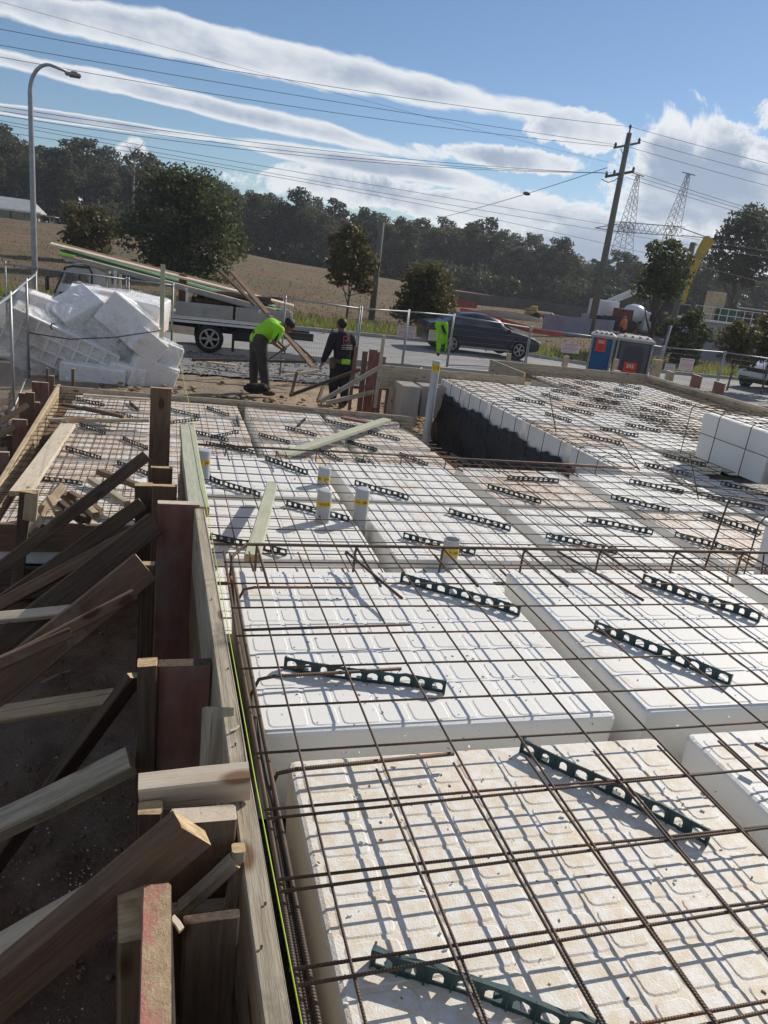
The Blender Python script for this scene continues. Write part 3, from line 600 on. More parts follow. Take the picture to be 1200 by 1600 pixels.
# two rough pegs closest to the viewer: end grain lit
def peg(label, pa, pb, Y, w, t, m, e):      # top face spans pa..pb on screen at a given depth; body goes straight down
    a, b_ = at(*pa, Y=Y+t/2), at(*pb, z=at(*pa, Y=Y+t/2).z); c = (a+b_)/2; d = (b_-a); t = Vector((d.x, d.y, 0)).length
    return plank('peg', label, 'timber peg', (c.x, c.y, -1.66), (c.x, c.y, c.z), w, t, Vector((d.x, d.y, 0)).normalized(), m, 'rough pegs', end=e, rag=.004)
peg('rough peg with a split yellowish top, left one of the nearest pair', (205, 1345), (211, 1468), 1.12, .047, .13, m_brown, m_end)
peg('rough peg with a pink painted end, nearest to the viewer', (247, 1380), (250, 1640), 1.04, .05, .1, m_brown, m_pink)
for i, (a, b_, w) in enumerate((((268, 1425, 1.2), (372, 1418, 1.2), .03), ((285, 1418, 1.18), (368, 1345, 1.18), .028), ((362, 1415, 1.19), (372, 1325, 1.19), .026))):
    plank('strut', ('thin rail across the shaded bay below the timber cap', 'thin diagonal strut below the timber cap', 'thin upright strut beside the formwork below the cap')[i], 'strut', at(a[0], a[1], Y=a[2]), at(b_[0], b_[1], Y=b_[2]), w, w, FR, m_grey, 'thin struts in the shaded bay')
plank('timber_offcut', 'small split sliver of pale wood beside the nearest peg', 'wood scrap', at(266, 1436, Y=1.02), at(285, 1452, Y=1.0), .012, .006, UPV, m_pale)
# diagonal braces from the uprights down to the dirt
def brace(label, a, b_, w, t, nrm, m, ext=True, end=None, name='brace'):
    p, q = at(a[0], a[1], Y=a[2]), at(b_[0], b_[1], Y=b_[2]); d = (q-p)
    if ext:
        k = (-1.6-p.z)/d.z if abs(d.z) > 1e-3 else 1
        k = max(1, min(k, 4)); q = p+d*k
    return plank(name, label, 'timber brace', p, q, w*.82, t*.85, nrm, m, 'diagonal timber braces', end=end, rag=.003)
NF = (.25, -.9, .35)
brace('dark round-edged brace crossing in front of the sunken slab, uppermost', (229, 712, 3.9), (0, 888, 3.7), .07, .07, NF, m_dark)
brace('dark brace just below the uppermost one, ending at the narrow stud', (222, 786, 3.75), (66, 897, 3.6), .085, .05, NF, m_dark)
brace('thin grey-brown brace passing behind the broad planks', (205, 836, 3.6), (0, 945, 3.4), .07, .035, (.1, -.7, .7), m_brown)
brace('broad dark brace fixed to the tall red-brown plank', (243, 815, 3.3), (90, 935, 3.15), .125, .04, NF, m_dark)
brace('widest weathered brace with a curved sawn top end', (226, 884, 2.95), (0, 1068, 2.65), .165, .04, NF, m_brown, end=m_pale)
brace('short greyish brace with a bright sawn tip under the widest one', (212, 930, 2.7), (105, 985, 2.6), .05, .04, NF, m_brown, end=m_pale)
brace('pale timber rail lying low at the left edge, half in the sun', (110, 955, 3.1), (-40, 968, 3.1), .055, .04, (0, -.5, .8), m_pale, ext=False)
brace('grey brace lower left of the widest brace', (110, 985, 2.6), (-20, 1046, 2.5), .05, .05, NF, m_brown, ext=False)
brace('orange-brown rail low in the pit at the left edge', (178, 1087, 2.6), (-60, 1128, 2.6), .075, .045, (0, -.6, .8), m_tan, ext=False)
brace('thin dark board seen edge-on leaning into the pit', (213, 1055, 2.2), (84, 1228, 2.1), .16, .03, (.5, -.55, -.6), m_dark)
brace('long grey-green rail rising to the broad red-stained plank', (205, 1187, 1.95), (-60, 1318, 1.9), .085, .07, (0, -.4, .9), m_grey, ext=False)
brace('large brown plank brace nearest the viewer, rising to the cap', (300, 1292, 1.16), (0, 1545, 1.10), .13, .05, (.55, -.75, .1), m_brown)
brace('pale painted board lying at the bottom left in the pit', (150, 1400, 1.9), (-60, 1525, 1.8), .12, .03, (0, -.4, .9), m_pale, ext=False, end=m_pale)
# ---- sunken far slab formwork
def board_px(label, a, za, b_, zb, h, t, m, name='formwork_board', down=.5, group=None, nrm=None):
    p, q = at(*a, z=za), at(*b_, z=zb); d = (q-p); n = nrm or Vector((0, 0, 1)).cross(d).normalized()
    p.z -= h*down; q.z -= h*down; return plank(name, label, 'formwork board', p, q, h, t, n, m, group, bow=.006)
board_px('far formwork board along the back of the sunken slab', (84, 602), -.97, (372, 625), -.97, .24, .04, m_grey)
board_px('right half of the far formwork board before the workers', (368, 624), -.965, (646, 652), -.965, .25, .04, m_grey)
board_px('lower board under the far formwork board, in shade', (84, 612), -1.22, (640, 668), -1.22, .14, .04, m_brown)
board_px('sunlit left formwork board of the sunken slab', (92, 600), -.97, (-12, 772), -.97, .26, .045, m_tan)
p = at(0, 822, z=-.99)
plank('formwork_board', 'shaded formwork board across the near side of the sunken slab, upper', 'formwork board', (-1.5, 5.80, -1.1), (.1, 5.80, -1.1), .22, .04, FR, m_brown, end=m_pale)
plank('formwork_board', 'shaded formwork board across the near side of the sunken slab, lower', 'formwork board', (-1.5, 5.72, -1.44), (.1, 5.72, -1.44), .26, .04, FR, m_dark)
for i in range(4):
    o = pod(-1.45+.38*i, 5.83, -1.24, 'w', 'strip of white foam showing between the two shaded near boards, %s from the left' % ORD[i], 'foam strips between the near boards', (.33, .08, .3))
# stakes left of the left board
for i, (xl, xr, yt, Yd, m) in enumerate(((50, 76, 597, 11.4, m_red), (29, 42, 614, 10.6, m_red), (40, 54, 613, 10.4, m_brown), (54, 62, 628, 10.3, m_red), (19, 43, 655, 9.1, m_red), (-3, 14, 706, 7.7, m_red), (76, 85, 587, 11.7, m_brown), (11, 22, 680, 9.3, m_dark))):
    px_up('red-brown formwork peg outside the sunlit left board, %s of eight' % ORD[i], xl, xr, yt, Yd, -1.66, m, grp='pegs outside the left board', name='peg', end=m_pale, cat='timber peg')
px_up('thin stake standing behind the far board near the wrapped foam', 111, 116, 576, 12.2, -1.66, m_brown, grp='thin stakes', name='peg', cat='timber peg', t=.04)
px_up('thin stake at the far left corner of the boards', 72, 76, 575, 12.1, -1.66, m_brown, grp='thin stakes', name='peg', cat='timber peg', t=.04)
brace('dark brace outside the left board near the wire fence', (43, 633, 9.6), (-20, 672, 9.2), .08, .05, NF, m_dark, ext=False)
brace('dark green brace low outside the left board', (22, 668, 9.0), (-20, 690, 8.8), .08, .05, NF, m_dark, ext=False)
# loose timber on the sunken slab
def lay(label, a, b_, z, w, t, m, nrm=UPV, group='loose timber on the slab', za=None, name='loose_timber', end=None):
    return plank(name, label, 'timber', at(*a, z=z), at(*b_, z=za if za is not None else z), w, t, nrm, m, group, end=end)
lay('long sunlit grey board lying over the mesh beside the left board', (107, 664), (30, 772), -.90, .15, .04, m_pale, za=-.80)
lay('narrow timber lying straight across the sunken slab', (76, 656), (232, 657), -.94, .06, .04, m_grey)
lay('offcut with rounded end beside the long sunlit board', (100, 660), (128, 654), -.88, .09, .05, m_brown, za=-.88)
lay('timber leaning across the far corner of the sunken slab', (98, 632), (190, 650), -.93, .08, .035, m_dark)
lay('second dark timber beside the one across the far corner', (130, 636), (196, 652), -.91, .05, .035, m_brown)
lay('pale strip lying along the far board', (130, 617), (234, 624), -.95, .06, .03, m_pale)
lay('long pale green timber lying slantwise before the far board', (440, 712), (604, 656), -.93, .13, .045, m_green, end=m_pale)
lay('short brown board beside the end of the slanting green timber', (535, 652), (585, 662), -.93, .13, .03, m_red)
lay('pale green timber lying on the middle section near the left pipes', (424, 757), (395, 872), -.42, .075, .035, m_green, za=-.20)
lay('pointed peg lying loose below the dark brace, upper', (155, 737), (222, 762), -.93, .06, .05, m_brown, group='pointed pegs')
lay('pointed peg lying loose below the dark brace, lower', (142, 750), (198, 788), -.93, .06, .05, m_grey, group='pointed pegs')
for i, (a, b_, m, z2) in enumerate((((97, 772), (137, 806), m_brown, -.95), ((108, 771), (158, 800), m_brown, -.95), ((93, 785), (130, 815), m_dark, -.95), ((113, 773), (150, 805), m_tan, -.9), ((100, 800), (140, 814), m_dark, -.95), ((78, 778), (92, 802), m_tan, -.9))):
    lay('pointed peg in the heap on the near corner, %s of six' % ORD[i], a, b_, -.90+.03*(i % 3), .055, .05, m, za=z2, group='heap of pointed pegs')
plank('peg', 'tan peg leaning up out of the heap on the near corner', 'timber peg', at(56, 806, Y=5.9), at(98, 760, Y=6.2), .07, .06, FR, m_tan, 'heap of pointed pegs')
plank('peg', 'splintered pale peg end sticking over the near board', 'timber peg', at(42, 835, Y=5.7), at(62, 805, Y=5.8), .10, .05, FR, m_pale, 'heap of pointed pegs', rag=.03)
for i, (x, yt, x2, yb) in enumerate(((40, 768, 28, 915), (50, 768, 46, 812), (34, 800, 22, 925))):
    plank('peg', ('dark peg nailed upright to the near board, long one', 'pale splintered peg top at the near board', 'thin peg with a bright edge at the near board')[i], 'timber peg', at(x2, yb, Y=5.6), at(x, yt, Y=5.62), (.08, .09, .05)[i], .05, FR, (m_dark, m_tan, m_brown)[i], 'pegs at the near board', rag=.012)
plank('formwork_plank', 'dark stub post left of the stepped planks', 'upright plank', at(226, 880, Y=3.85), at(226, 757, Y=3.85), .09, .05, FR, m_dark, 'upright formwork planks')
# ---- right section boards
def vboard(label, x0, y0, x1, y1, ztop, h, m=None, group='formwork boards round the far right slab'):
    d = Vector((x1-x0, y1-y0, 0)); n = Vector((0, 0, 1)).cross(d).normalized()
    plank('formwork_board', label, 'formwork board', (x0, y0, ztop-h/2), (x1, y1, ztop-h/2), h, .04, n, m or m_grey, group, bow=.005)
vboard('grey formwork board behind the tall pipe before the parked car', 3.47, 12.45, 6.13, 12.45, -.44, .40)
vboard('short formwork board linking the two far boards', 6.17, 12.47, 6.17, 14.05, -.36, .45)
vboard('grey formwork board in front of the portable toilets', 6.19, 14.1, 9.80, 14.1, -.37, .36)
vboard('formwork board running back toward the viewer at the far right', 9.82, 14.08, 9.86, 7.4, -.40, .30)
vboard('second thin board inside the far right formwork', 9.72, 13.9, 9.74, 7.6, -.36, .05, m_pale)
for i, (xl, xr, yt, yb_) in enumerate(((1046, 1058, 580, 0), (1088, 1104, 586, 0), (1123, 1140, 597, 0))):
    Yd = (13.0, 11.9, 11.0)[i]
    a = at(xl, yt, X=9.95); b_ = at(xr, yt, X=9.95)
    plank('peg', ('grey peg', 'red-brown peg', 'short red-brown peg')[i]+' standing outside the far right board', 'timber peg', (9.98, a.y, -1.9), (9.98, a.y, a.z), (a.y-b_.y)*.9+.10, .05, (1, -.2, 0), (m_grey, m_red, m_red)[i], 'pegs outside the far right board', end=m_pale)
px_up('thick grey post at the corner beside the grey toilet', 1021, 1035, 562, 14.4, -2., m_grey, grp='pegs outside the far right board', name='peg', cat='timber peg', t=.1)
for i, (xl, xr, yt) in enumerate(((793, 799, 552), (881, 889, 556), (960, 967, 561), (1000, 1006, 0))):
    if yt: px_up('small grey stake behind the far board, %s from the left' % ORD[i], xl, xr, yt, 14.35, -2., m_grey, grp='small stakes behind the far board', name='peg', cat='timber peg', t=.06)
for i, (x, y) in enumerate(((887, 579), (963, 582), (928, 583))):
    c = at(x, y, Y=14.2); b = MB(); b.cbox((c.x, c.y, c.z), (.17, .09, .09), .006); o = b.build('timber_offcut', m_pale, loc=c); tag(o, 'little wooden block on top of the far board, %s from the left' % ORD[i], 'wood block', 'wood blocks on the far board')
# uprights where the far board meets the trench, beside the worker in black
for i, (xl, xr, yt, yb_, Yd, m) in enumerate(((554, 559, 541, 0, 13.6, m_red), (567, 575, 549, 0, 13.3, m_brown), (577, 590, 546, 0, 13.2, m_red), (590, 597, 550, 0, 13.0, m_brown), (597, 603, 557, 0, 12.8, m_red), (606, 612, 590, 0, 12.5, m_red))):
    px_up('red formwork peg in the row beside the worker in black, %s from the left' % ORD[i], xl, xr, yt, Yd, -1.68, m, grp='row of red pegs beside the worker', name='peg', cat='timber peg')
plank('steel_prop', 'thin grey post leaning in front of the row of red pegs', 'post', at(586, 637, Y=12.0), at(600, 524, Y=12.0), .05, .05, FR, m_grey)
px_up('small grey block board beside the cream foam block', 609, 616, 604, 12.2, -1.4, m_grey, grp=None, name='peg', cat='timber peg')
for i, (a, b_, Yd, m, w) in enumerate((((500, 628), (592, 575), 12.2, m_grey, .07), ((510, 630), (584, 612), 11.9, m_grey, .07), ((452, 618), (562, 578), 13.8, m_dark, .06), ((455, 615), (464, 582), 13.6, m_brown, .05), ((446, 587), (500, 579), 16, m_pale, .06), ((496, 628), (505, 604), 12.2, m_brown, .05))):
    plank('loose_timber', ('long grey timber leaning up beside the worker in black', 'shorter grey timber leaning low beside the worker', 'dark timber leaning behind the legs of the worker in black', 'short stake leaning behind the far board', 'pale timber offcut lying on the dirt between the workers', 'stub stake at the foot of the leaning timbers')[i], 'timber', at(*a, Y=Yd), at(*b_, Y=Yd+.3), w, .045, FR, m, 'timbers around the workers')
# leaning pair of boards between the workers
plank('leaning_board', 'long reddish board propped slantwise behind the worker in yellow', 'timber', at(362, 424, Y=18.6), at(489, 573, Y=16.6), .16, .04, (.5, -.6, .6), m_brown, 'boards propped between the workers')
plank('leaning_board', 'second thin board propped beside the long reddish one', 'timber', at(345, 425, Y=19.0), at(400, 478, Y=18.4), .10, .04, (.5, -.6, .6), m_dark, 'boards propped between the workers')
plank('leaning_board', 'thin brace leaning from the ground to the propped board', 'timber', at(455, 530, Y=17.4), at(494, 566, Y=17.2), .05, .04, FR, m_brown, 'boards propped between the workers')
plank('leaning_board', 'low horizontal timber resting on stands behind the worker in yellow', 'timber', at(300, 562, Y=18.4), at(492, 566, Y=17.6), .06, .05, FR, m_dark, 'boards propped between the workers')
# tall thin stake with the string
sp = at(250, 601, z=-1.64); st = Vector((sp.x, sp.y, zt(sp.x, sp.y, 252, 413)))
plank('stake', 'tall square grey stake standing before the wrapped foam with the string tied on', 'stake', sp-Vector((0, 0, .3)), st, .085, .085, FR, m_green)
b = MB(); b.tube([(.238, .4, .038), (.214, 1.4, .0375), (.178, 3.62, .043), (.172, 4.95, .034), Vector((st.x+.05, st.y-.05, st.z-.55))], .0014, 5)
tag(b.build('string_line', mat('yellow_string', (.52, .70, .07), rough=.6), smooth=True), 'bright yellow string line stretched along the formwork to the tall stake', 'string line')
# nails in the near timber
def nail(label, p, group, lean=0.):
    p = Vector(p); b = MB(); b.tube([p-Vector((0, 0, .01)), p+Vector((lean*.2, 0, .004)), ], .0016, 6); b.tube([p+Vector((lean*.2, 0, .004)), p+Vector((lean*.2, 0, .0050))], .0028, 8); tag(b.build('nail', m_under0, loc=p), label, 'nail', group)
m_under0 = mat('nail_steel', (.06, .055, .05), rough=.5, metal=.5)
for i, y in enumerate((.98, 1.07, 1.55, 1.9, 2.35)): nail('nail head in the top of the long formwork board', (.203-.0158*(y-.15)+(-.008, .01, 0, .012, -.006)[i], y, .031), 'nails in the long formwork board')
b = MB()
plank('twig', 'little stick caught on the string side of the long board', 'wood scrap', (.17, 1.60, .036), (.195, 1.62, .039), .006, .004, UPV, m_pale)

# ============================================================ litter on the dirt
rl = random.Random(21)
lm = []
for s in range(4):
    b = MB(); b.ell((0, 0, 0), (1, .8, .55), 7, 5); b.v = [tuple(c*rl.uniform(.75, 1.15) for c in v) for v in b.v]; o = b.build('dirt_clod', mat('clod_%d' % s, *[((.12, .08, .055), (.20, .14, .10)), ((.25, .19, .14), (.33, .26, .19)), ((.34, .22, .12), (.42, .29, .17)), ((.20, .19, .18), (.30, .29, .28))][s], 4, .95, .4, bscale=9), smooth=True); lm.append(o.data); bpy.data.objects.remove(o)
def scatter(name, label, n, fn, sz, mats, seed):
    r_ = random.Random(seed); b = MB()
    for i in range(n):
        x, y = fn(r_); s = sz*r_.uniform(.4, 1.5)**1.3; z = gz(x, y)+.07; me = lm[r_.randrange(4)]; an = r_.uniform(0, 6.28); ca, sa = math.cos(an)*s, math.sin(an)*s; b.mi = r_.randrange(len(mats))
        b.add([(x+v.co.x*ca-v.co.y*sa, y+v.co.x*sa+v.co.y*ca, z+v.co.z*s*.8) for v in me.vertices], [tuple(p.vertices) for p in me.polygons])
    o = b.build(name, mats, smooth=True); tag(o, label, None, None, 'stuff'); return o
cl = [m for m in (lm[0].materials[0], lm[1].materials[0], lm[2].materials[0])]
scatter('dirt_clods', 'brown clods and lumps on the dirt beside the formwork', 2600, lambda r_: (r_.uniform(-2.6, .1), .8+4.9*r_.random()), .010, [cl[0], cl[0], cl[0], m_dirt], 1)
scatter('foam_crumbs', 'white foam crumbs in drifts on the brown dirt', 900, lambda r_: (lambda c: (c[0]+r_.gauss(0, c[2]), c[1]+r_.gauss(0, c[3])))(((-.62, 2.25, .10, .07), (-.28, 2.75, .07, .12), (-.95, 2.45, .08, .06), (-.35, 1.95, .05, .2), (-.5, 3.2, .25, .3))[r_.randrange(5)]), .0042, [m_white, m_white, cl[2]], 2)
scatter('yard_rubble', 'brown rubble and clods on the yard behind the far board', 1500, lambda r_: (r_.uniform(-1.5, 5), 12.2+abs(r_.gauss(0, 1.2))), .055, cl, 3)
scatter('left_rubble', 'tan clods on the bank outside the left board', 900, lambda r_: (r_.uniform(-3.6, -1.75), r_.uniform(6, 12.5)), .06, [cl[2], cl[1], cl[2]], 4)
scatter('gravel_stones', 'grey stones of the gravel strip beside the road', 1500, lambda r_: (r_.uniform(-3, 7), r_.uniform(17, 20.8)), .035, [lm[3].materials[0]], 5)
for i, (x, y, a, L, w) in enumerate(((-.9, 4.7, .5, .26, .10), (-1.3, 3.9, -.4, .18, .07), (-.55, 5.2, .2, .12, .05), (-1.1, 2.6, 1.0, .2, .03), (-.5, 1.6, .3, .15, .03), (-.7, 1.9, .15, .3, .05))):
    plank('timber_offcut', 'wood offcut lying on the pit dirt, %s of six' % ORD[i], 'wood scrap', (x, y, -1.56), (x+L*math.cos(a), y+L*math.sin(a), -1.55), w, .02, UPV, (m_tan, m_brown)[i % 2], 'offcuts on the pit dirt')
# black membrane on the trench wall with a ragged upper edge
b = MB(); rr = random.Random(9); n = 90; rows_ = []
for k in range(9):
    row = []
    for i in range(n+1):
        y = 6.45+5.6*i/n; zt_ = -.80+.045*((i*7919) % 5)/4+.03*math.sin(y*5); z = zt_*(1-k/8)+(-1.66)*(k/8); x = 4.485-.015-.12*(k/8)+.045*math.sin(y*4.3+k*.9)*(k/8)+.03*math.sin(y*11+k*1.7)*(k/8)+rr.uniform(-.006, .006); row.append(Vector((x, y, z)))
    rows_.append(row)
b.loft(rows_, False, False)
o = b.build('trench_membrane', m_black, smooth=True); md = o.modifiers.new('s', 'SOLIDIFY'); md.thickness = .004; tag(o, 'wrinkled black plastic sheet lining the wall of the trench', 'plastic sheet')
b = MB(); nx, ny = 12, 60
b.add([(3.35+1.3*i/nx, 6.46+6.0*j/ny, -1.60+.05*math.sin(i*1.3+j*.5)+.03*math.sin(j*1.1)) for j in range(ny+1) for i in range(nx+1)], [(j*(nx+1)+i, j*(nx+1)+i+1, (j+1)*(nx+1)+i+1, (j+1)*(nx+1)+i) for j in range(ny) for i in range(nx)])
o = b.build('trench_floor_sheet', m_black, smooth=True); tag(o, 'black plastic sheet spread over the floor of the trench', 'plastic sheet')
# ============================================================ foliage and trees
def leafmat(name, c1, c2, c3, s=.6):
    m = mat(name, c1, c2, s, .55, 0, world=True, c3=c3, s3=s*3, t3=(.5, .66), spec=.35, lo=.4, hi=.6); t = m.node_tree; b = t.nodes['Principled BSDF']; o = [n for n in t.nodes if n.type == 'OUTPUT_MATERIAL'][0]
    tr = t.nodes.new('ShaderNodeBsdfTranslucent'); mx = t.nodes.new('ShaderNodeMixShader'); mx.inputs[0].default_value = .5
    for l in list(t.links):
        if l.to_socket == b.inputs['Base Color']: t.links.new(l.from_socket, tr.inputs[0])
    t.links.new(b.outputs[0], mx.inputs[1]); t.links.new(tr.outputs[0], mx.inputs[2]); t.links.new(mx.outputs[0], o.inputs[0]); return m
m_gum = leafmat('gum_leaves', (.046, .052, .026), (.072, .076, .036), (.11, .10, .052), .25)
m_gum2 = leafmat('gum_leaves_olive', (.055, .062, .03), (.085, .085, .042), (.12, .11, .055), .3)
m_leaf = leafmat('bush_leaves', (.055, .075, .028), (.085, .10, .04), (.16, .16, .075), 1.)
m_autumn = leafmat('brown_leaves', (.085, .085, .033), (.12, .105, .042), (.18, .125, .055), .8)
m_bark = mat('bark', (.075, .06, .05), (.13, .11, .09), 3, .95, .5, stretch=(4, 4, 1), bdist=.03)
m_palebark = mat('pale_bark', (.20, .18, .16), (.30, .27, .24), 2, .9, .3, stretch=(4, 4, 1), bdist=.03)
def crown_mesh(r, clusters, n, leaf, asp=1.6, droop=.2, shell=.55):
    b = MB(); tot = sum(c[3]**2 for c in clusters)
    for cx, cy, cz, cr, *q in clusters:
        fz = q[0] if q else .8
        for _ in range(int(n*cr*cr/tot)):
            while True:
                x, y, z = r.uniform(-1, 1), r.uniform(-1, 1), r.uniform(-1, 1); d = math.sqrt(x*x+y*y+z*z)
                if .05 < d < 1 and (d > shell or r.random() < .25): break
            k = cr*(1+.18*math.sin(x*9+cx)*math.sin(y*8+cz)+.15*math.sin(z*11+cy))
            p = Vector((cx+x*k, cy+y*k, cz+z*k*fz)); a = Vector((r.gauss(0, 1), r.gauss(0, 1), r.gauss(-droop, .8))).normalized(); c = a.cross(Vector((r.gauss(0, 1), r.gauss(0, 1), r.gauss(0, 1)))).normalized()
            s = leaf*r.uniform(.6, 1.4); L = a*s*asp*.5; w = c*s*.5
            b.add([p-L, p+w*.8-L*.1, p+L, p-w*.8+L*.15], [(0, 1, 2, 3)])
    return b
def trunk_mesh(r, H, rad, clusters, lean=(0, 0), top=.7, limbs=6):
    b = MB(); pts = [Vector((lean[0]*t*t*H+.05*H*math.sin(t*5+r.random())*t*.4, lean[1]*t*t*H, H*top*t-.15)) for t in (0, .08, .25, .45, .7, 1)]
    b.tube(pts, [rad*1.5, rad, rad*.85, rad*.65, rad*.42, rad*.15], 8)
    for c in sorted(clusters, key=lambda c: -c[3])[:limbs]:
        t = r.uniform(.35, .8); i = t*(len(pts)-1); i0 = int(i); p = pts[i0].lerp(pts[min(i0+1, 5)], i-i0); q = Vector(c[:3]); m = p.lerp(q, .5)+Vector((0, 0, -.03*H))
        b.tube([p, m, q], [rad*.42, rad*.28, rad*.08], 6)
    return b
def clus(r, H, W, z0, n, size=(.18, .30), flat=.8, top_heavy=.5):
    out = []
    for i in range(n):
        t = (i+.5)/n; z = z0*H+(1-z0)*H*(.06+.88*t); prof = math.sin(math.pi*min(.97, .16+.8*t**(1+top_heavy*.3)))**.6
        a = i*2.4+r.uniform(-.5, .5); q = W*.5*prof*r.uniform(.25, .82); s = W*r.uniform(*size)*(.7+.5*prof)
        z = min(z, H-s*flat*.9); out.append((q*math.cos(a), q*math.sin(a), z, s, flat))
    return out
def tree(name, label, loc, H, W, leafs, leaf, n, seed, z0=.25, nc=12, bark=None, cat='tree', group=None, rad=None, size=(.18, .30), lean=(0, 0), flat=.8, th=.5, shell=.55, limbs=6, asp=1.6):
    r = random.Random(seed); root = thing(name, label, cat, (0, 0, 0), group)
    cl_ = clus(r, H, W, z0, nc, size, flat, th); cl_ = [(c[0]+lean[0]*c[2], c[1]+lean[1]*c[2])+tuple(c[2:]) for c in cl_]
    trunk_mesh(r, H, rad or H*.018, cl_, lean, limbs=limbs).build('trunk', bark or m_bark, root, smooth=True)
    crown_mesh(r, cl_, n, leaf, asp, shell=shell).build('crown', leafs, root); root.location = loc; return root
# far line of gums: a few individuals, copied
var = []
for s in range(6):
    var.append(tree('gum_tree', 'tall dark gum tree in the wooded line across the field', (0, 0, 0), 14+1.2*(s % 3), 8.5+1.1*(s % 4), m_gum if s % 3 else m_gum2, .36, 5200, 40+s, z0=.16+.06*(s % 3), nc=20, group='gum trees along the far side of the field', bark=m_palebark if s % 2 else m_bark, size=(.11, .2), rad=.24, limbs=12, flat=.6))
rt = random.Random(77); k = 0
TL = [(-60, 325, 1.12), (-15, 330, 1.1), (20, 335, 1.12), (62, 340, 1.05), (100, 345, 1.07), (140, 350, 1.0), (175, 352, .98), (212, 360, .92), (250, 365, .86), (292, 370, .84), (330, 375, .82), (368, 385, .80), (402, 390, .80), (432, 396, .74), (465, 400, .78), (498, 404, .82), (532, 410, .76), (566, 414, .80), (602, 420, .82), (636, 425, .80), (668, 430, .76), (700, 436, .80), (735, 440, .80), (768, 445, .76), (800, 450, .74), (836, 452, .70), (868, 458, .72), (900, 462, .64), (935, 466, .62), (972, 470, .62), (1010, 476, .60), (1050, 480, .62), (1092, 486, .62), (1130, 492, .6), (1170, 496, .62), (1215, 500, .62), (1260, 505, .64)]
def place_far(px, dist, sc, name=None):
    global k
    # azimuth from the picture column, distance given: real positions in a row across the paddock
    d = dir_px(px, 420+.125*(px-600)); a = math.atan2(d.x, d.y); x, y = dist*math.sin(a), dist*math.cos(a)
    o = var[k % 6] if k < 6 else copy_tree(var[k % 6]); k += 1
    o.location = (x, y, gz(x, y)-.3); o.scale = (sc*rt.uniform(.9, 1.15), sc*rt.uniform(.9, 1.15), sc); o.rotation_euler = (0, 0, rt.uniform(0, 6.28))
def LS(px): return .80+.17*max(0, min(1, px/500))
for px, py, s in TL:
    place_far(px+rt.uniform(-6, 6), 148+rt.uniform(-5, 8), s*LS(px)*rt.uniform(.84, 1.1))
for px, py, s in TL:
    place_far(px+18+rt.uniform(-6, 6), 166+rt.uniform(-5, 8), s*LS(px)*rt.uniform(.95, 1.2)*1.03)
for px, py, s in TL:
    place_far(px-12+rt.uniform(-6, 6), 188+rt.uniform(-5, 8), s*LS(px)*rt.uniform(.98, 1.2)*1.08)
# undergrowth along the foot of the wood
b = None
r_ = random.Random(4); cl_ = []
for i in range(220):
    px = -80+1400*i/219+r_.uniform(-8, 8); d = dir_px(px, 420+.125*(px-600)); a = math.atan2(d.x, d.y); D = 143+r_.uniform(-3, 6); x, y = D*math.sin(a), D*math.cos(a); s = r_.uniform(1.5, 3.3); cl_.append((x, y, gz(x, y)+s*.6, s, .9))
o = crown_mesh(r_, cl_, 42000, .46).build('undergrowth', m_gum); tag(o, 'dark scrub filling the foot of the far wood', None, None, 'stuff')
# nearer trees
def ptree(label, base, topy, w, mats, leaf, n, seed, dist=None, **kw):
    p = atg(*base) if dist is None else None
    if dist is not None:
        d = dir_px(*base); t = dist/math.hypot(d.x, d.y); p = Vector((d.x*t, d.y*t, gz(d.x*t, d.y*t)))
    D = (Vector((p.x, p.y, 0))).length; H = zt(p.x, p.y, base[0], topy)-p.z; Wd = w/F_PX*D*1.02
    return tree(kw.pop('name', 'tree'), label, (p.x, p.y, p.z-.05), H, Wd, mats, leaf, n, seed, **kw)
ptree('big dense dark tree behind the loaded truck, in the field', (292, 442), 256, 178, m_leaf, .16, 21000, 5, dist=52, z0=.02, nc=38, rad=.16, size=(.10, .19), shell=.4, name='tree', cat='tree')
ptree('small brown-leaved tree left of the big dense tree', (138, 394), 317, 84, m_autumn, .19, 4200, 6, dist=60, z0=.12, nc=14, rad=.09, size=(.13, .2), shell=.3)
ptree('young street tree with a thin bare trunk behind the fence', (541, 500), 343, 92, m_autumn, .15, 3000, 17, dist=37, z0=.34, nc=13, rad=.07, size=(.12, .19), shell=.3, limbs=9)
ptree('round bushy tree with leaves down to the ground beside the parked car', (660, 500), 410, 97, m_autumn, .12, 9000, 8, dist=38, z0=.02, nc=20, rad=.07, size=(.16, .22))
ptree('tall spreading gum at the right edge of the photo', (1136, 500), 318, 128, m_gum, .26, 7000, 9, dist=88, z0=.42, nc=18, rad=.22, size=(.10, .18), shell=.3, limbs=12, bark=m_bark)
ptree('dark leaning tree beside the yellow crane boom', (1012, 548), 366, 104, m_leaf, .14, 3600, 10, dist=42, z0=.52, nc=22, rad=.16, size=(.09, .16), lean=(.0, 0), shell=.3, limbs=12)
ptree('leafy shrub below the crane boom next to the container', (1066, 558), 478, 66, m_leaf, .12, 4500, 12, dist=40, z0=.05, nc=14, rad=.05, size=(.16, .22), name='shrub', cat='shrub')
ptree('young street tree with thin trunk in front of the purple hoarding', (1143, 581), 497, 74, m_autumn, .11, 2400, 13, dist=33, z0=.42, nc=10, rad=.045, size=(.13, .2), shell=.3, limbs=8)
ptree('leafy street tree cut by the right edge of the photo', (1196, 588), 484, 70, m_autumn, .11, 2600, 14, dist=34, z0=.38, nc=11, rad=.05, size=(.14, .22), shell=.3)
ptree('low multi-stemmed small tree on the sunny strip before the wood', (799, 464), 436, 22, m_gum2, .3, 260, 15, dist=110, z0=.4, nc=6, rad=.1)
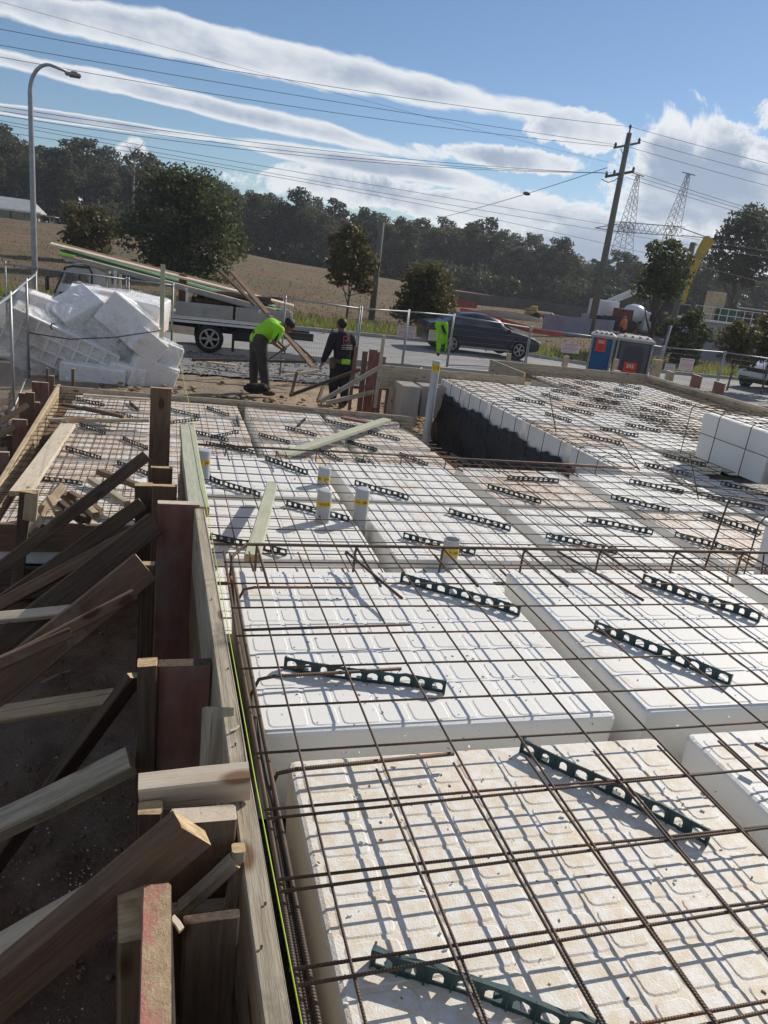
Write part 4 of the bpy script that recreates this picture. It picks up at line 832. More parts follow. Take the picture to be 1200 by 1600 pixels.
t_ = thing('bare_tree', 'bare-topped dead gum rising over the wood at the left', 'tree', (0, 0, 0)); r_ = random.Random(31)
d = dir_px(207, 330); dd = 146/math.hypot(d.x, d.y); bx, by = d.x*dd, d.y*dd; bz = gz(bx, by); Ht = zt(bx, by, 207, 224)-bz; b = MB(); b.tube([(0, 0, -.3), (.1, 0, Ht*.5), (.3, 0, Ht*.98)], [.3, .2, .05], 6)
for i in range(16):
    z = Ht*r_.uniform(.5, .92); a = r_.uniform(0, 6.28); L = r_.uniform(1., 2.6); b.tube([(.15, 0, z), (L*.6*math.cos(a), L*.6*math.sin(a), z+L*.5), (L*math.cos(a+.3), L*math.sin(a+.3), z+L*1.1)], [.1, .06, .02], 5)
b.build('trunk', m_palebark, t_, smooth=True)
crown_mesh(r_, [(1.2*math.cos(i), 1.2*math.sin(i), Ht*.7+i*.5, .7) for i in range(7)], 330, .35).build('crown', m_gum2, t_); t_.location = (bx, by, bz)
# grass
def blades(name, label, n, fn, h, w, mats, seed):
    r = random.Random(seed); b = MB()
    for i in range(n):
        x, y = fn(r); z = gz(x, y); H = h*r.uniform(.4, 1.4); a = r.uniform(0, 3.14); wv = Vector((math.cos(a), math.sin(a), 0))*w*r.uniform(.6, 1.5); t = Vector((r.gauss(0, .25)*H, r.gauss(0, .25)*H, H)); b.mi = r.randrange(len(mats))
        p = Vector((x, y, z-.02)); b.add([p-wv, p+wv, p+t], [(0, 1, 2)])
    o = b.build(name, mats); tag(o, label, None, None, 'stuff')
m_g1 = leafmat('verge_green', (.20, .27, .05), (.27, .32, .07), (.34, .32, .10), .7); m_g2 = leafmat('dry_grass', (.17, .12, .065), (.235, .175, .10), (.17, .10, .05), .5); m_g4 = leafmat('brown_grass', (.13, .095, .055), (.19, .14, .085), (.11, .085, .04), .5); m_g3 = leafmat('rusty_weed', (.16, .085, .035), (.24, .14, .06), (.28, .2, .1), .8)
blades('verge_grass', 'bright green grass on the verge behind the far kerb', 26000, lambda r: (r.uniform(-12, 40), 29.5+abs(r.gauss(0, 1.3))), .36, .04, [m_g1, m_g1, m_g1, m_g1, m_g2], 1)
blades('tall_weeds', 'tall green and rusty weeds behind the verge', 20000, lambda r: (r.uniform(-16, 42), 32.2+r.gauss(0, 1.1)), .44, .04, [m_g4, m_g3, m_g1, m_g1], 2)
blades('field_grass', 'dry brown grass of the open field', 14000, lambda r: (lambda t: (r.uniform(-.55, .75)*t, t))(35+70*r.random()**1.4), .13, .05, [m_g4, m_g4, m_g2], 3)
blades('near_verge', 'strip of grass on the near side of the road at the right', 3000, lambda r: (r.uniform(13, 24), 17+r.uniform(0, 2.6)), .12, .02, [m_g1, m_g2], 6)

# ============================================================ poles, wires, pylon
def lamp_post():
    p = atg(55, 452); root = thing('street_lamp', 'tall curved galvanised street lamp at the left', 'street lamp', p); ztop = zt(p.x, p.y, 62, 99)
    D = math.hypot(p.x, p.y); s = D/F_PX
    pts = [p+Vector((0, 0, -.2)), Vector((p.x, p.y, p.z+1)), Vector((p.x, p.y, ztop-1.1))]
    for i in range(1, 10):
        a = math.pi/2*i/9; pts.append(Vector((p.x+.75*(1-math.cos(a)), p.y, ztop-1.1+1.1*math.sin(a))))
    pts.append(Vector((p.x+1.35, p.y, ztop-.12)))
    b = MB(); b.tube(pts, [.14, .125]+[.10]+[.085-.003*i for i in range(len(pts)-3)], 12); b.build('pole', m_chrome, root, smooth=True)
    b = MB(); c = Vector((p.x+1.62, p.y, ztop-.2)); b.cbox(c, (.62, .26, .13), .04); b.cbox(c+Vector((.05, 0, .09)), (.25, .14, .07), .02); b.build('lamp_head', mat('lamp_grey', (.22, .23, .24), rough=.5), root)
    b = MB(); b.cbox(c+Vector((.06, 0, -.08)), (.42, .2, .05), .02); b.build('lens', m_glass, root)
lamp_post()
m_pole = mat('weathered_pole', (.13, .125, .11), (.19, .18, .155), 3, .95, .4, stretch=(6, 6, .6), bdist=.01)
PP = atg(920, 527); PD = math.hypot(PP.x, PP.y); PH = zt(PP.x, PP.y, 985, 208)
lp = thing('power_pole', 'tall leaning-looking timber power pole with two crossarms', 'power pole', PP)
b = MB(); topv = Vector((PP.x, PP.y, PH)); b.tube([PP-Vector((0, 0, .3)), PP.lerp(topv, .5), topv], [.27, .22, .17], 12); b.build('pole', m_pole, lp, smooth=True)
def s2(px, py, Y=None): return at(px, py, Y=PP.y if Y is None else Y)
b = MB(); b.tube([s2(959, 231), s2(1000, 223)], .07, 6); b.build('crossarm', m_pole, lp)
b = MB(); b.tube([s2(946, 276), s2(990, 268)], .09, 6); b.build('crossarm', m_cable, lp)
b = MB(); b.tube([s2(970, 232), s2(975, 246)], .03, 5); b.build('brace_strap', m_chrome, lp)
for x, y in ((962, 226), (999, 219), (985, 198), (948, 271), (960, 269), (972, 267), (990, 264)):
    b = MB(); c = s2(x, y); b.ell(c, (.09, .09, .15), 8, 6); b.build('insulator', m_cable, lp, smooth=True)
b = MB(); c0 = s2(982, 208); b.tube([c0+Vector((-.12, -.2, -.6)), c0+Vector((-.05, -.2, .3))], .05, 6); b.build('bracket', m_cable, lp)
b = MB(); b.tube([s2(940, 280), s2(950, 285), s2(960, 282), s2(968, 276)], .03, 5); b.build('loop_cable', m_cable, lp)
def wire(label, L, Pm, R, YL, YR, r=.014, grp='power lines'):
    a = at(*L, Y=YL); c = at(*R, Y=YR); pts = []
    if Pm:
        d = dir_px(*Pm); ex, ey = c.x-a.x, c.y-a.y; tm = (d.x*a.y-d.y*a.x)/(d.y*ex-d.x*ey); m = Vector((0, 0, EYE+d.z*(a.y+ey*tm)/d.y))
    for i in range(33):
        t = i/32; p = a.lerp(c, t)
        if Pm:
            sag = (a.lerp(c, tm).z-m.z)/(4*tm*(1-tm)); p.z -= sag*4*t*(1-t)
        pts.append(p)
    b = MB(); b.tube(pts, r, 5); o = b.build('power_line', m_cable, smooth=True, loc=a); tag(o, label, 'power line', grp)
Yp = PP.y
for nm, L, Mm, R in (('topmost power line left of the pole', (-60, 34), (600, 148), (985, 198)), ('second power line left of the pole', (-60, 60), (600, 171), (962, 226)), ('third power line left of the pole', (-60, 78), (600, 187), (962, 229)),
    ('upper line of the middle bundle left of the pole', (-60, 157), (600, 245), (948, 271)), ('centre line of the middle bundle left of the pole', (-60, 163), (600, 251), (960, 270)), ('lower line of the middle bundle left of the pole', (-60, 170), (600, 255), (972, 270)),
    ('faint thin line over the top cloud streak', (-60, -14), (600, 165), (985, 262))):
    wire(nm, L, Mm, R, 42, Yp, .013 if 'faint' not in nm else .007)
for nm, L, Mm, R, YR in (('upper of the low lines that pass behind the pole', (-60, 178), (600, 292), (1260, 402), 60), ('middle of the low lines that pass behind the pole', (-60, 182), (600, 302), (1260, 412), 60), ('lowest line just over the tree tops', (-60, 196), (600, 308), (1260, 460), 60)):
    wire(nm, L, Mm, R, 55, YR, .014)
for nm, L, R in (('topmost line running right from the pole', (985, 198), (1260, 270)), ('second line running right from the pole', (999, 219), (1260, 288)), ('third line running right from the pole', (984, 230), (1260, 306)), ('upper bundle line running right from the lower crossarm', (990, 268), (1260, 352)), ('middle bundle line running right from the lower crossarm', (985, 273), (1260, 356)), ('lower bundle line running right from the lower crossarm', (978, 277), (1260, 362))):
    wire(nm, L, ((L[0]+R[0])/2, (L[1]+R[1])/2+1.5), R, Yp, 40, .013)
wire('slanting guy cable with a dark splice, down-left of the pole', (680, 342), (825, 302), (948, 262), 75, Yp, .022)
b = MB(); c = at(823, 302.5, Y=56.6); b.ell(c, (.32, .12, .14), 8, 6); tag(b.build('cable_splice', m_cable, smooth=True, loc=c), 'dark splice on the slanting guy cable', 'insulator')
for lab, bx_, ty, tx, r in (('grey stub pole in the field behind the young street tree', (580, 500), 345, 580, .17), ('dark stub pole in front of the yellow crane boom', (1040, 532), 377, 1067, .19)):
    p = atg(*bx_) if bx_[0] < 900 else at(1042, 532, Y=38); p = Vector((p.x, p.y, gz(p.x, p.y))); b = MB(); h = zt(p.x, p.y, tx, ty); b.tube([p, (p.x+(0 if r < .18 else .25), p.y, h)], [r, r*.85], 10); tag(b.build('pole', m_pole, smooth=True, loc=p), lab, 'pole')
# transmission tower (portal type with two peaks)
YT = 175.; tw = thing('transmission_tower', 'lattice transmission tower with two slender peaks behind the trees', 'pylon', at(1000, 480, Y=YT)); m_lat = mat('lattice_steel', (.16, .17, .18), rough=.6, metal=.4)
def lattice(name, a, c, wa, wc, n, r=.06):
    a, c = Vector(a), Vector(c); b = MB(); ax = (c-a).normalized(); u = Vector((0, 1, 0)); v = ax.cross(u).normalized(); P_ = []
    for i in range(n+1):
        t = i/n; p = a.lerp(c, t); w = wa+(wc-wa)*t; P_.append([p+u*w*sx+v*w*sy for sx, sy in ((1, 1), (1, -1), (-1, -1), (-1, 1))])
    for k_ in range(4):
        b.tube([q[k_] for q in P_], r, 4)
        for i in range(n): b.tube([P_[i][k_], P_[i+1][(k_+1) % 4]], r*.6, 4); b.tube([P_[i+1][k_], P_[i][(k_+1) % 4]], r*.6, 4)
    return b.build(name, m_lat, tw)
def T(x, y): return at(x, y, Y=YT)
lattice('mast', T(978, 365), T(997, 273), 1.5, .3, 9); lattice('mast', T(1049, 362), T(1076, 271), 1.5, .3, 9)
lattice('leg', T(969, 410), T(979, 350), 2.2, 1.2, 5); lattice('leg', T(1030, 410), T(1052, 350), .9, .9, 5)
lattice('crossbeam', T(964, 354), T(1065, 362), 1.1, 1.1, 12)
for a, c in (((930, 356), (966, 350)), ((930, 356), (966, 362)), ((1064, 356), (1108, 372)), ((1064, 368), (1108, 372)), ((988, 270), (1006, 276)), ((1066, 269), (1086, 274))):
    b = MB(); b.tube([T(*a), T(*c)], .14, 4); b.build('arm', m_lat, tw)

# ============================================================ fences
def post_at(px, py, tpx, tpy, Yfix=None):
    p = atg(px, py) if Yfix is None else at(px, py, Y=Yfix); p.z = gz(p.x, p.y); return p, zt(p.x, p.y, tpx, tpy)
def fence_panel(label, A, B, group='wire fence panels along the road', rails=(0, 1), cell=.06, vw=.0020):
    (p, zp), (q, zq) = A, B; root = thing('fence_panel', label, 'fence panel', p, group)
    for a, z in ((p, zp), (q, zq)):
        d = (q-p).normalized()*(.03 if a is p else -.03); b = MB(); b.tube([(a.x+d.x, a.y+d.y, a.z), (a.x+d.x, a.y+d.y, z+.06)], .021, 8); b.build('post', m_chrome, root, smooth=True)
    b = MB(); b.tube([(p.x, p.y, zp), (q.x, q.y, zq)], .02, 8); b.build('top_rail', m_chrome, root, smooth=True)
    b = MB(); b.tube([(p.x, p.y, p.z+.15), (q.x, q.y, q.z+.15)], .018, 8); b.build('bottom_rail', m_chrome, root, smooth=True)
    b = MB(); L = (q-p).length; n = int(L/cell)
    for i in range(1, n):
        t = i/n; a = p.lerp(q, t); b.tube([(a.x, a.y, a.z+.15), (a.x, a.y, zp+(zq-zp)*t)], vw, 3, False)
    for i in range(1, 8):
        t = i/8; b.tube([(p.x, p.y, p.z+.15+(zp-p.z-.15)*t), (q.x, q.y, q.z+.15+(zq-q.z-.15)*t)], vw*1.2, 3, False)
    b.build('wire_infill', m_wire, root); return root
FP = [post_at(435, 590, 447, 466), post_at(552, 600, 569, 483), post_at(626, 588, 640, 487), post_at(697, 578, 708, 493), post_at(818, 581, 827, 512), post_at(925, 600, 935, 527), post_at(1020, 612, 1040, 543), post_at(1114, 624, 1127, 550), post_at(1200, 634, 1215, 562)]
for i in range(len(FP)-1):
    fence_panel(('wire fence panel behind the worker in black', 'wire fence panel just right of the worker in black', 'fence panel carrying the hi-vis vest and two signs', 'wire fence panel in front of the parked dark car', 'wire fence panel left of the blue toilet', 'wire fence panel hidden behind the toilets', 'wire fence panel right of the grey toilet', 'wire fence panel in front of the white car')[i], FP[i], FP[i+1])
LA = Vector((-3.7, 19.9, -1.65)); LB = Vector((-1.0, 20.0, -1.65)); LC = Vector((1.1, 20.05, -1.65))
fence_panel('wire fence panel in front of the truck cab', (LA, .16), (LB, .10)); fence_panel('wire fence panel between the wrapped foam and the truck tray', (LB, .10), (LC+Vector((-1.0, 0, 0)), .08))
LF = [Vector((-1.75, 7.2, -1.65)), Vector((-1.98, 9.6, -1.65)), Vector((-2.2, 12.2, -1.65)), Vector((-2.5, 15.4, -1.65)), Vector((-2.72, 17.9, -1.65))]
for i in range(4):
    p, q = LF[i], LF[i+1]; r0 = fence_panel('diamond wire fence panel at the left edge, %s from the near side' % ORD[i], (p, .12), (q, .12), 'left wire fence panels', cell=2.2)
    b = MB(); L = (q-p).length; n = int((L+1.7)/.085)
    for j in range(n):
        for s_ in (1, -1):
            u0 = j*.085-1.7 if s_ > 0 else j*.085; pts = []
            for z_ in (0, 1.7):
                pts.append((u0+s_*z_, z_))
            (ua, za), (ub, zb) = pts
            def clip(u, v, ua=ua, ub=ub, za=za, zb=zb): return u
            t0, t1 = 0., 1.
            for lim, sg in ((0, 1), (L, -1)):
                fa, fb = sg*(ua-lim), sg*(ub-lim)
                if fa < 0 and fb < 0: t0, t1 = 1, 0
                elif fa < 0: t0 = max(t0, fa/(fa-fb))
                elif fb < 0: t1 = min(t1, fa/(fa-fb))
            if t1 <= t0: continue
            e = [(ua+(ub-ua)*t, za+(zb-za)*t) for t in (t0, t1)]; dd = (q-p)/L
            b.tube([p+dd*u+Vector((0, 0, .05+z_)) for u, z_ in e], .0011, 3, False)
    b.build('diamond_mesh', m_wire, r0)
sg = thing('shade_cloth', 'dark green shade cloth on the fence far left by the lamp', 'shade cloth', (-9, 24, -1.6)); b = MB(); b.box((-9.1, 24.2, -.75), (8.5, .02, 1.6)); b.build('cloth', mat('shade_green', (.03, .045, .03), (.05, .06, .04), 8, .9), sg)
# notices hung on the fences
m_notice = mat('notice_white', (.62, .56, .57), (.68, .62, .62), 6, .6); m_nred = mat('notice_red', (.55, .22, .25), rough=.6); m_nblue = mat('notice_blue', (.12, .2, .4), rough=.6)
def notice(label, x0, y0, x1, y1, Yd, kind='red'):
    a, c = at(x0, y0, Y=Yd), at(x1, y1, Y=Yd); root = thing('notice_board', label, 'sign', ((a.x+c.x)/2, Yd, (a.z+c.z)/2), 'notices on the fence')
    w, h = abs(c.x-a.x), abs(a.z-c.z); mid = Vector(((a.x+c.x)/2, Yd, (a.z+c.z)/2)); b = MB(); b.box(mid, (w, .012, h)); b.build('panel', m_notice, root)
    b = MB(); r = random.Random(int(x0))
    for i in range(6):
        z = mid.z+h*(.38-.15*i)
        if i % 3 == 0: b.box((mid.x, Yd-.009, z), (w*.85, .004, h*.07))
        else:
            xx = -w*.42
            while xx < w*.36:
                s = r.uniform(.04, .12)*w; b.box((mid.x+xx+s/2, Yd-.009, z), (s, .004, h*.045)); xx += s+.03*w
    b.build('lettering', m_nred if kind == 'red' else m_nblue, root)
notice('white notice with faint red lines left on the vest fence panel', 622, 508, 648, 529, 20.6)
notice('pink-tinted notice half covered by the hi-vis vest', 671, 515, 692, 534, 21.2)
notice('pink notice with red lines left of the blue toilet', 879, 535, 904, 553, FP[5][0].y-.5)
notice('pink notice low on the fence right of the grey toilet', 1064, 559, 1081, 580, FP[7][0].y-.3)
notice('small white notice with blue marks beside the corner post', 1040, 568, 1053, 580, FP[6][0].y-.4, 'blue')
# hi-vis vest over the rail
m_hv = mat('hi_vis_green', (.33, .75, .02), (.26, .62, .03), 5, .75, .9, bscale=7, bdist=.05); m_hy = mat('reflective_tape', (.62, .64, .55), rough=.35); m_navy = mat('navy_cloth', (.015, .02, .03), (.025, .03, .045), 4, .9, .4, bscale=12, bdist=.01)
vt = at(689, 502, Y=21.05); vest = thing('hi_vis_shirt', 'bright yellow-green hi-vis shirt hung over the fence rail', 'hi-vis shirt', vt, None)
def cloth(name, pts, y0, m, th=.035, seed=1):
    r = random.Random(seed); rings = []
    for (xl, xr, py) in pts:
        a, c = at(xl, py, Y=y0), at(xr, py, Y=y0); n = 7; f = [a.lerp(c, i/n)+Vector((0, -th*(.6+.5*math.sin(i*2.1+py*.3+seed)), 0)) for i in range(n+1)]; bk = [a.lerp(c, i/n)+Vector((0, th*(.6+.4*math.sin(i*1.7+py*.2)), 0)) for i in range(n, -1, -1)]; rings.append(f+bk)
    b = MB(); b.loft(rings, True); o = b.build(name, m, vest, smooth=True); return o
cloth('body', [(681, 699, 503), (680, 700, 510), (684, 699, 520), (685, 697, 530), (684, 693, 538)], 21.0, m_hv)
cloth('sleeve', [(693, 700, 505), (695, 700, 520), (696, 699, 535), (695, 698, 549)], 20.94, m_hv, .025, 2)
cloth('sleeve', [(682, 690, 530), (682, 689, 540), (682, 687, 552)], 20.95, m_hv, .025, 3)
cloth('cuff', [(682, 687, 552), (683, 686, 556)], 20.95, m_navy, .025, 4); cloth('dark_panel', [(690, 692, 508), (692, 697, 518), (696, 697, 523)], 20.93, m_navy, .03, 5)
# purple hoarding, banner and orange barrier across the road
m_hoard = mat('hoarding_cloth', (.20, .20, .27), (.27, .27, .34), 1.2, .8, .2, world=True, bscale=3, bdist=.05); m_or = mat('orange_barrier_net', (.75, .10, .05), (.6, .07, .04), 3, .7)
def ribbon(name, label, cat, pts, m, th=.03, group=None, parts=None):
    b = MB(); tp = [Vector(p) for p, h in pts]; rings = [[p+Vector((0, 0, 0)), p+Vector((0, 0, h)), p+Vector((0, th, h)), p+Vector((0, th, 0))] for (p, h) in [(Vector(q), h) for q, h in pts]]
    b.loft(rings, True); o = b.build(name, m, loc=tp[0]); return tag(o, label, cat, group)
def rib_px(name, label, cat, L, Yd, m, **k):
    pts = []
    for x, yb, yt in L: p = atg(x, yb); pts.append((p, zt(p.x, p.y, x, yt)-p.z))
    return ribbon(name, label, cat, pts, m, **k)
bnA, bnB = atg(846, 517), atg(955, 530)
def bnp(x, y):
    d = dir_px(x, y); e = bnB-bnA; t_ = (d.x*bnA.y-d.y*bnA.x)/(d.y*e.x-d.x*e.y); q_ = bnA+e*t_; return Vector((q_.x*.998, q_.y*.998, EYE+d.z*q_.y/d.y))
bn = rib_px('banner', 'purple-grey printed banner on the building site fence left of the power pole', 'banner', [(846, 517, 490), (880, 523, 494), (915, 527, 497), (955, 530, 500)], 46, m_hoard)
b = MB(); r = random.Random(3)
for i, (x, y, n_) in enumerate(((852, 498, 9), (852, 502, 8), (852, 506, 9), (852, 511, 5))):
    for j in range(n_):
        p = bnp(x+j*2.1, y+j*.25); b.box(p, (.09, .03, .04))
for j in range(5): p = bnp(878+j*3.1, 510+j*.4); b.box(p, (.10, .03, .12)); b.box(p+Vector((.03, -.01, .07)), (.03, .03, .1))
for j in range(4): p = bnp(891+j*2.8, 514+j*.4); b.box(p, (.09, .03, .1))
l = b.build('lettering', m_white, bn); 
rib_px('hoarding', 'long purple-grey hoarding behind the toilets and street trees', 'hoarding', [(942, 556, 517), (985, 560, 522), (1030, 566, 530)], 45, m_hoard)
rib_px('hoarding', 'purple-grey hoarding right of the shrub behind the young street tree', 'hoarding', [(1085, 563, 521), (1120, 567, 527), (1160, 572, 531), (1215, 580, 536)], 44, m_hoard)
rib_px('barrier_net', 'orange-red barrier net sloping down behind the parked car', 'barrier', [(718, 490, 481), (735, 493, 484), (760, 500, 490), (795, 508, 501), (830, 519, 511), (880, 527, 521)], 52, m_or)
rib_px('barrier_net', 'far dark red barrier net behind the round bush', 'barrier', [(694, 478, 466), (718, 480, 468), (745, 482, 472)], 70, mat('red_net', (.30, .06, .045), rough=.8))
# dark retaining wall and spoil heap, roller
rib_px('site_wall', 'long dark boundary wall of the site across the road', 'site wall', [(700, 470, 453), (760, 478, 461), (830, 485, 469), (900, 496, 479), (945, 502, 486)], 78, mat('dark_wall', (.10, .09, .08), (.14, .13, .12), 1, .9, world=True))
c = at(765, 512, Y=60); b = MB(); b.ell((c.x+1.5, 60, c.z-.5), (6.0, 3, 1.9), 16, 10); b.v = [(v[0]+.2*math.sin(v[1]*3), v[1], v[2]+.12*math.sin(v[0]*4)) for v in b.v]; tag(b.build('spoil_heap', mat('dark_spoil', (.022, .02, .018), (.04, .035, .03), 3, .95, .6), smooth=True, loc=c), 'dark heap of spoil behind the orange net', 'spoil heap')
rl_ = at(836, 500, Y=62); ro = thing('site_dumper', 'tan earthmoving machine with arched black guards beyond the spoil heap', 'construction machine', rl_); mt = mat('machine_tan', (.33, .22, .12), (.4, .28, .16), 3, .6)
b = MB(); b.cbox(rl_+Vector((0, 0, .9)), (5.0, 2, .9), .3); b.cbox(rl_+Vector((-1.6, 0, 1.45)), (1.8, 1.5, .4), .15); b.build('body', mt, ro)
for dx in (-1.0, 1.9):
    b = MB(); b.tube([rl_+Vector((dx, -1.1, .45)), rl_+Vector((dx, .9, .45))], .72, 18); b.build('wheel', m_tyre, ro)
b = MB(); b.cbox(rl_+Vector((-1.2, 0, 1.9)), (.9, 1.2, .5), .1); b.build('cab', mat('machine_yellow', (.55, .38, .05), rough=.6), ro)

ro.scale = (.5, .5, .5); ro.location = Vector(ro.location)+Vector((.3, 0, .1))
# ============================================================ vehicles
def lathe_x(b, c, prof, n=24, ax=(0, 1, 0)):     # profile of (offset along axis, radius)
    A = Vector(ax).normalized(); u = Vector((0, 0, 1)); v = A.cross(u)
    b.loft([[Vector(c)+A*o+(u*math.cos(2*math.pi*i/n)+v*math.sin(2*math.pi*i/n))*r for i in range(n)] for o, r in prof], True)
def wheel(root, c, R, w, side=-1, n=5):
    b = MB(); lathe_x(b, c, [(-w/2, R*.72), (-w/2, R*.93), (-w/2+.03, R), (w/2-.03, R), (w/2, R*.93), (w/2, R*.72)]); wl = b.build('wheel', m_tyre, root); autosmooth(wl, 40)
    b = MB(); s = side*(w/2+.004); lathe_x(b, Vector(c)+Vector((0, s*.72, 0)), [(0, R*.66), (side*.012, R*.66)])
    for i in range(n):
        a = 2*math.pi*i/n; d = Vector((math.cos(a), 0, math.sin(a))); b.box(Vector(c)+d*R*.36+Vector((0, s+side*.004, 0)), (R*.56, .03, R*.16), (d, Vector((0, 1, 0)), d.cross(Vector((0, 1, 0)))))
    lathe_x(b, Vector(c)+Vector((0, s, 0)), [(-.02, R*.17), (.03, R*.14)], 12); lathe_x(b, Vector(c)+Vector((0, s, 0)), [(0, R*.70), (side*.012, R*.70), (side*.012, R*.60), (0, R*.60)], 24)
    b.build('rim', m_rim, wl)
def car(name, label, loc, rot, prof, paint, R=.33, wb=(.86, 3.80), W=.91, cat='car'):
    # prof: list of (x, sill, belt, roof, halfwidth, roofhalf) from the rear to the front
    root = thing(name, label, cat, (0, 0, 0)); rings = []
    for x, s_, bl, rf, w, rw in prof:
        g = rf-bl; P_ = [(-w*.80, s_), (-w*.97, s_+.07), (-w, s_+(bl-s_)*.45), (-w*.985, bl-.06), (-w*.95, bl)]
        P_ += [(-(w*.95+(rw-w*.95)*.55), bl+g*.5), (-rw, bl+g*.86), (-rw*.82, bl+g*.98), (0, rf+(.015 if g > .1 else .03))]
        P_ += [(-a, z) for a, z in P_[:-1][::-1]]; rings.append([Vector((x, y, z)) for y, z in P_])
    b = MB(); b.loft(rings, True); o = b.build('body', paint, root); autosmooth(o, 32)
    def gl(name, i0, i1, ja, jb, m=m_glass, out=.012, ins=(.10, .12)):
        # pane over stations i0..i1 between ring points ja..jb, set a little proud
        b = MB(); rows = []
        for i in range(i0, i1+1):
            row = []
            for t in (ins[0], .5, 1-ins[1]):
                q = rings[i][ja].lerp(rings[i][jb], t); nrm = Vector((0, q.y, .3)).normalized(); row.append(q+nrm*out)
            rows.append(row)
        b.loft(rows, False, False); o = b.build(name, m, root, smooth=True); return o
    gl2 = gl; L = len(rings[0])
    return root, rings, gl2
m_navycar = mat('navy_car_paint', (.006, .009, .022), rough=.3, coat=.3, spec=.35); m_whitecar = mat('white_car_paint', (.62, .64, .66), rough=.25, coat=.8)
prof = [(0, .42, .80, .84, .70, .62), (.05, .30, .92, .98, .82, .70), (.30, .24, .97, 1.02, .88, .74), (.70, .20, .98, 1.06, .90, .70), (1.05, .20, .97, 1.24, .91, .62), (1.45, .20, .96, 1.39, .91, .60), (2.0, .20, .95, 1.45, .91, .60), (2.5, .20, .94, 1.44, .91, .60), (2.95, .20, .93, 1.33, .91, .60), (3.35, .20, .92, 1.10, .90, .64), (3.62, .20, .91, .97, .89, .72), (4.1, .20, .84, .90, .88, .72), (4.5, .22, .74, .80, .84, .66), (4.75, .26, .62, .68, .74, .58), (4.84, .34, .52, .56, .60, .46)]
r_c, rings, gl = car('sedan', 'dark navy sedan parked across the road, nose to the right', None, 0, prof, m_navycar)
def sides(i0, i1, nm='side_window'):
    gl(nm, i0, i1, 4, 6); gl(nm, i0, i1, len(rings[0])-5, len(rings[0])-7)
sides(4, 6); sides(6, 8)
b = MB()
def ring_pt(i, t, half): return rings[i][7 if half < 0 else 9].lerp(rings[i][8], t)
b.loft([[rings[8][6]+Vector((.06, .03, .015)), rings[8][8]+Vector((.06, 0, .02)), rings[8][10]+Vector((.06, -.03, .015))], [rings[10][5]+Vector((0, .06, .03)), rings[10][8]+Vector((-.04, 0, .05)), rings[10][11]+Vector((0, -.06, .03))]], False, False); b.build('windscreen', m_glass, r_c)
b = MB(); b.loft([[rings[5][6]+Vector((-.05, .03, .015)), rings[5][8]+Vector((-.05, 0, .02)), rings[5][10]+Vector((-.05, -.03, .015))], [rings[3][5]+Vector((0.08, .06, .04)), rings[3][8]+Vector((.05, 0, .04)), rings[3][11]+Vector((.08, -.06, .04))]], False, False); b.build('rear_window', m_glass, r_c)
for x in (.92, 3.78):
    for sy in (-1, 1):
        b = MB(); lathe_x(b, (x, sy*.86, .36), [(-.10, .39), (.065, .39)], 24); b.build('wheel_arch', m_plasticblack, r_c); wheel(r_c, (x, sy*.86, .33), .33, .2, sy, 5)
b = MB(); b.cbox((4.66, -.62, .66), (.30, .2, .10), .03, None); b.build('headlight', mat('headlight_glass', (.75, .77, .8), rough=.1, coat=1), r_c); b = MB(); b.cbox((4.66, .62, .66), (.30, .2, .10), .03); b.build('headlight', bpy.data.materials['headlight_glass'], r_c)
for sy in (-1, 1):
    b = MB(); b.cbox((.06, sy*.66, .86), (.12, .3, .12), .03); b.build('tail_light', mat('tail_red', (.16, .012, .01), rough=.25), r_c); b = MB(); b.cbox((3.22, sy*.99, .98), (.14, .14, .11), .03); b.build('wing_mirror', m_navycar, r_c)
b = MB(); b.box((2.2, -.925, .27), (2.4, .012, .05)); b.build('sill_trim', m_chrome, r_c)
b = MB(); b.tube([(1.0, -.80, .99), (3.3, -.80, .96)], .012, 4); b.build('window_trim', m_chrome, r_c)

for x in (1.32, 2.28, 3.2):
    b = MB(); b.tube([(x, -.918, .24), (x, -.922, .55), (x-.02, -.875, .93)], .006, 4); b.build('door_gap', m_plasticblack, r_c)
for x in (1.5, 2.45):
    b = MB(); b.cbox((x, -.925, .80), (.16, .03, .03), .01); b.build('door_handle', m_navycar, r_c)
cp = atg(722, 556); r_c.scale = (.94, .97, 1); r_c.location = (8.98, 27.1, gz(11, 27)+.10)
# white car at the right edge
prof2 = [(0, .5, 1.0, 1.1, .74, .6), (.1, .3, 1.1, 1.6, .88, .6), (.5, .24, 1.1, 1.72, .93, .64), (1.6, .24, 1.08, 1.76, .94, .66), (2.6, .24, 1.07, 1.70, .94, .66), (3.1, .24, 1.06, 1.45, .94, .66), (3.5, .24, 1.05, 1.14, .93, .76), (4.1, .24, .98, 1.06, .92, .76), (4.5, .26, .88, .95, .90, .72), (4.72, .34, .74, .80, .84, .66), (4.78, .42, .62, .66, .74, .6)]
r_w, rings, gl = car('suv', 'white four-wheel drive cut by the right edge, seen from its front', None, 0, prof2, m_whitecar); sides(1, 3); sides(3, 5)
b = MB(); b.loft([[rings[4][6]+Vector((.06, .03, .02)), rings[4][8]+Vector((.06, 0, .03)), rings[4][10]+Vector((.06, -.03, .02))], [rings[6][5]+Vector((0, .06, .03)), rings[6][8]+Vector((-.04, 0, .05)), rings[6][11]+Vector((0, -.06, .03))]], False, False); b.build('windscreen', m_glass, r_w)
for x in (.9, 3.85):
    for sy in (-1, 1):
        b = MB(); lathe_x(b, (x, sy*.88, .42), [(-.10, .46), (.06, .46)], 24); b.build('wheel_arch', m_plasticblack, r_w); wheel(r_w, (x, sy*.87, .38), .38, .24, sy, 5)
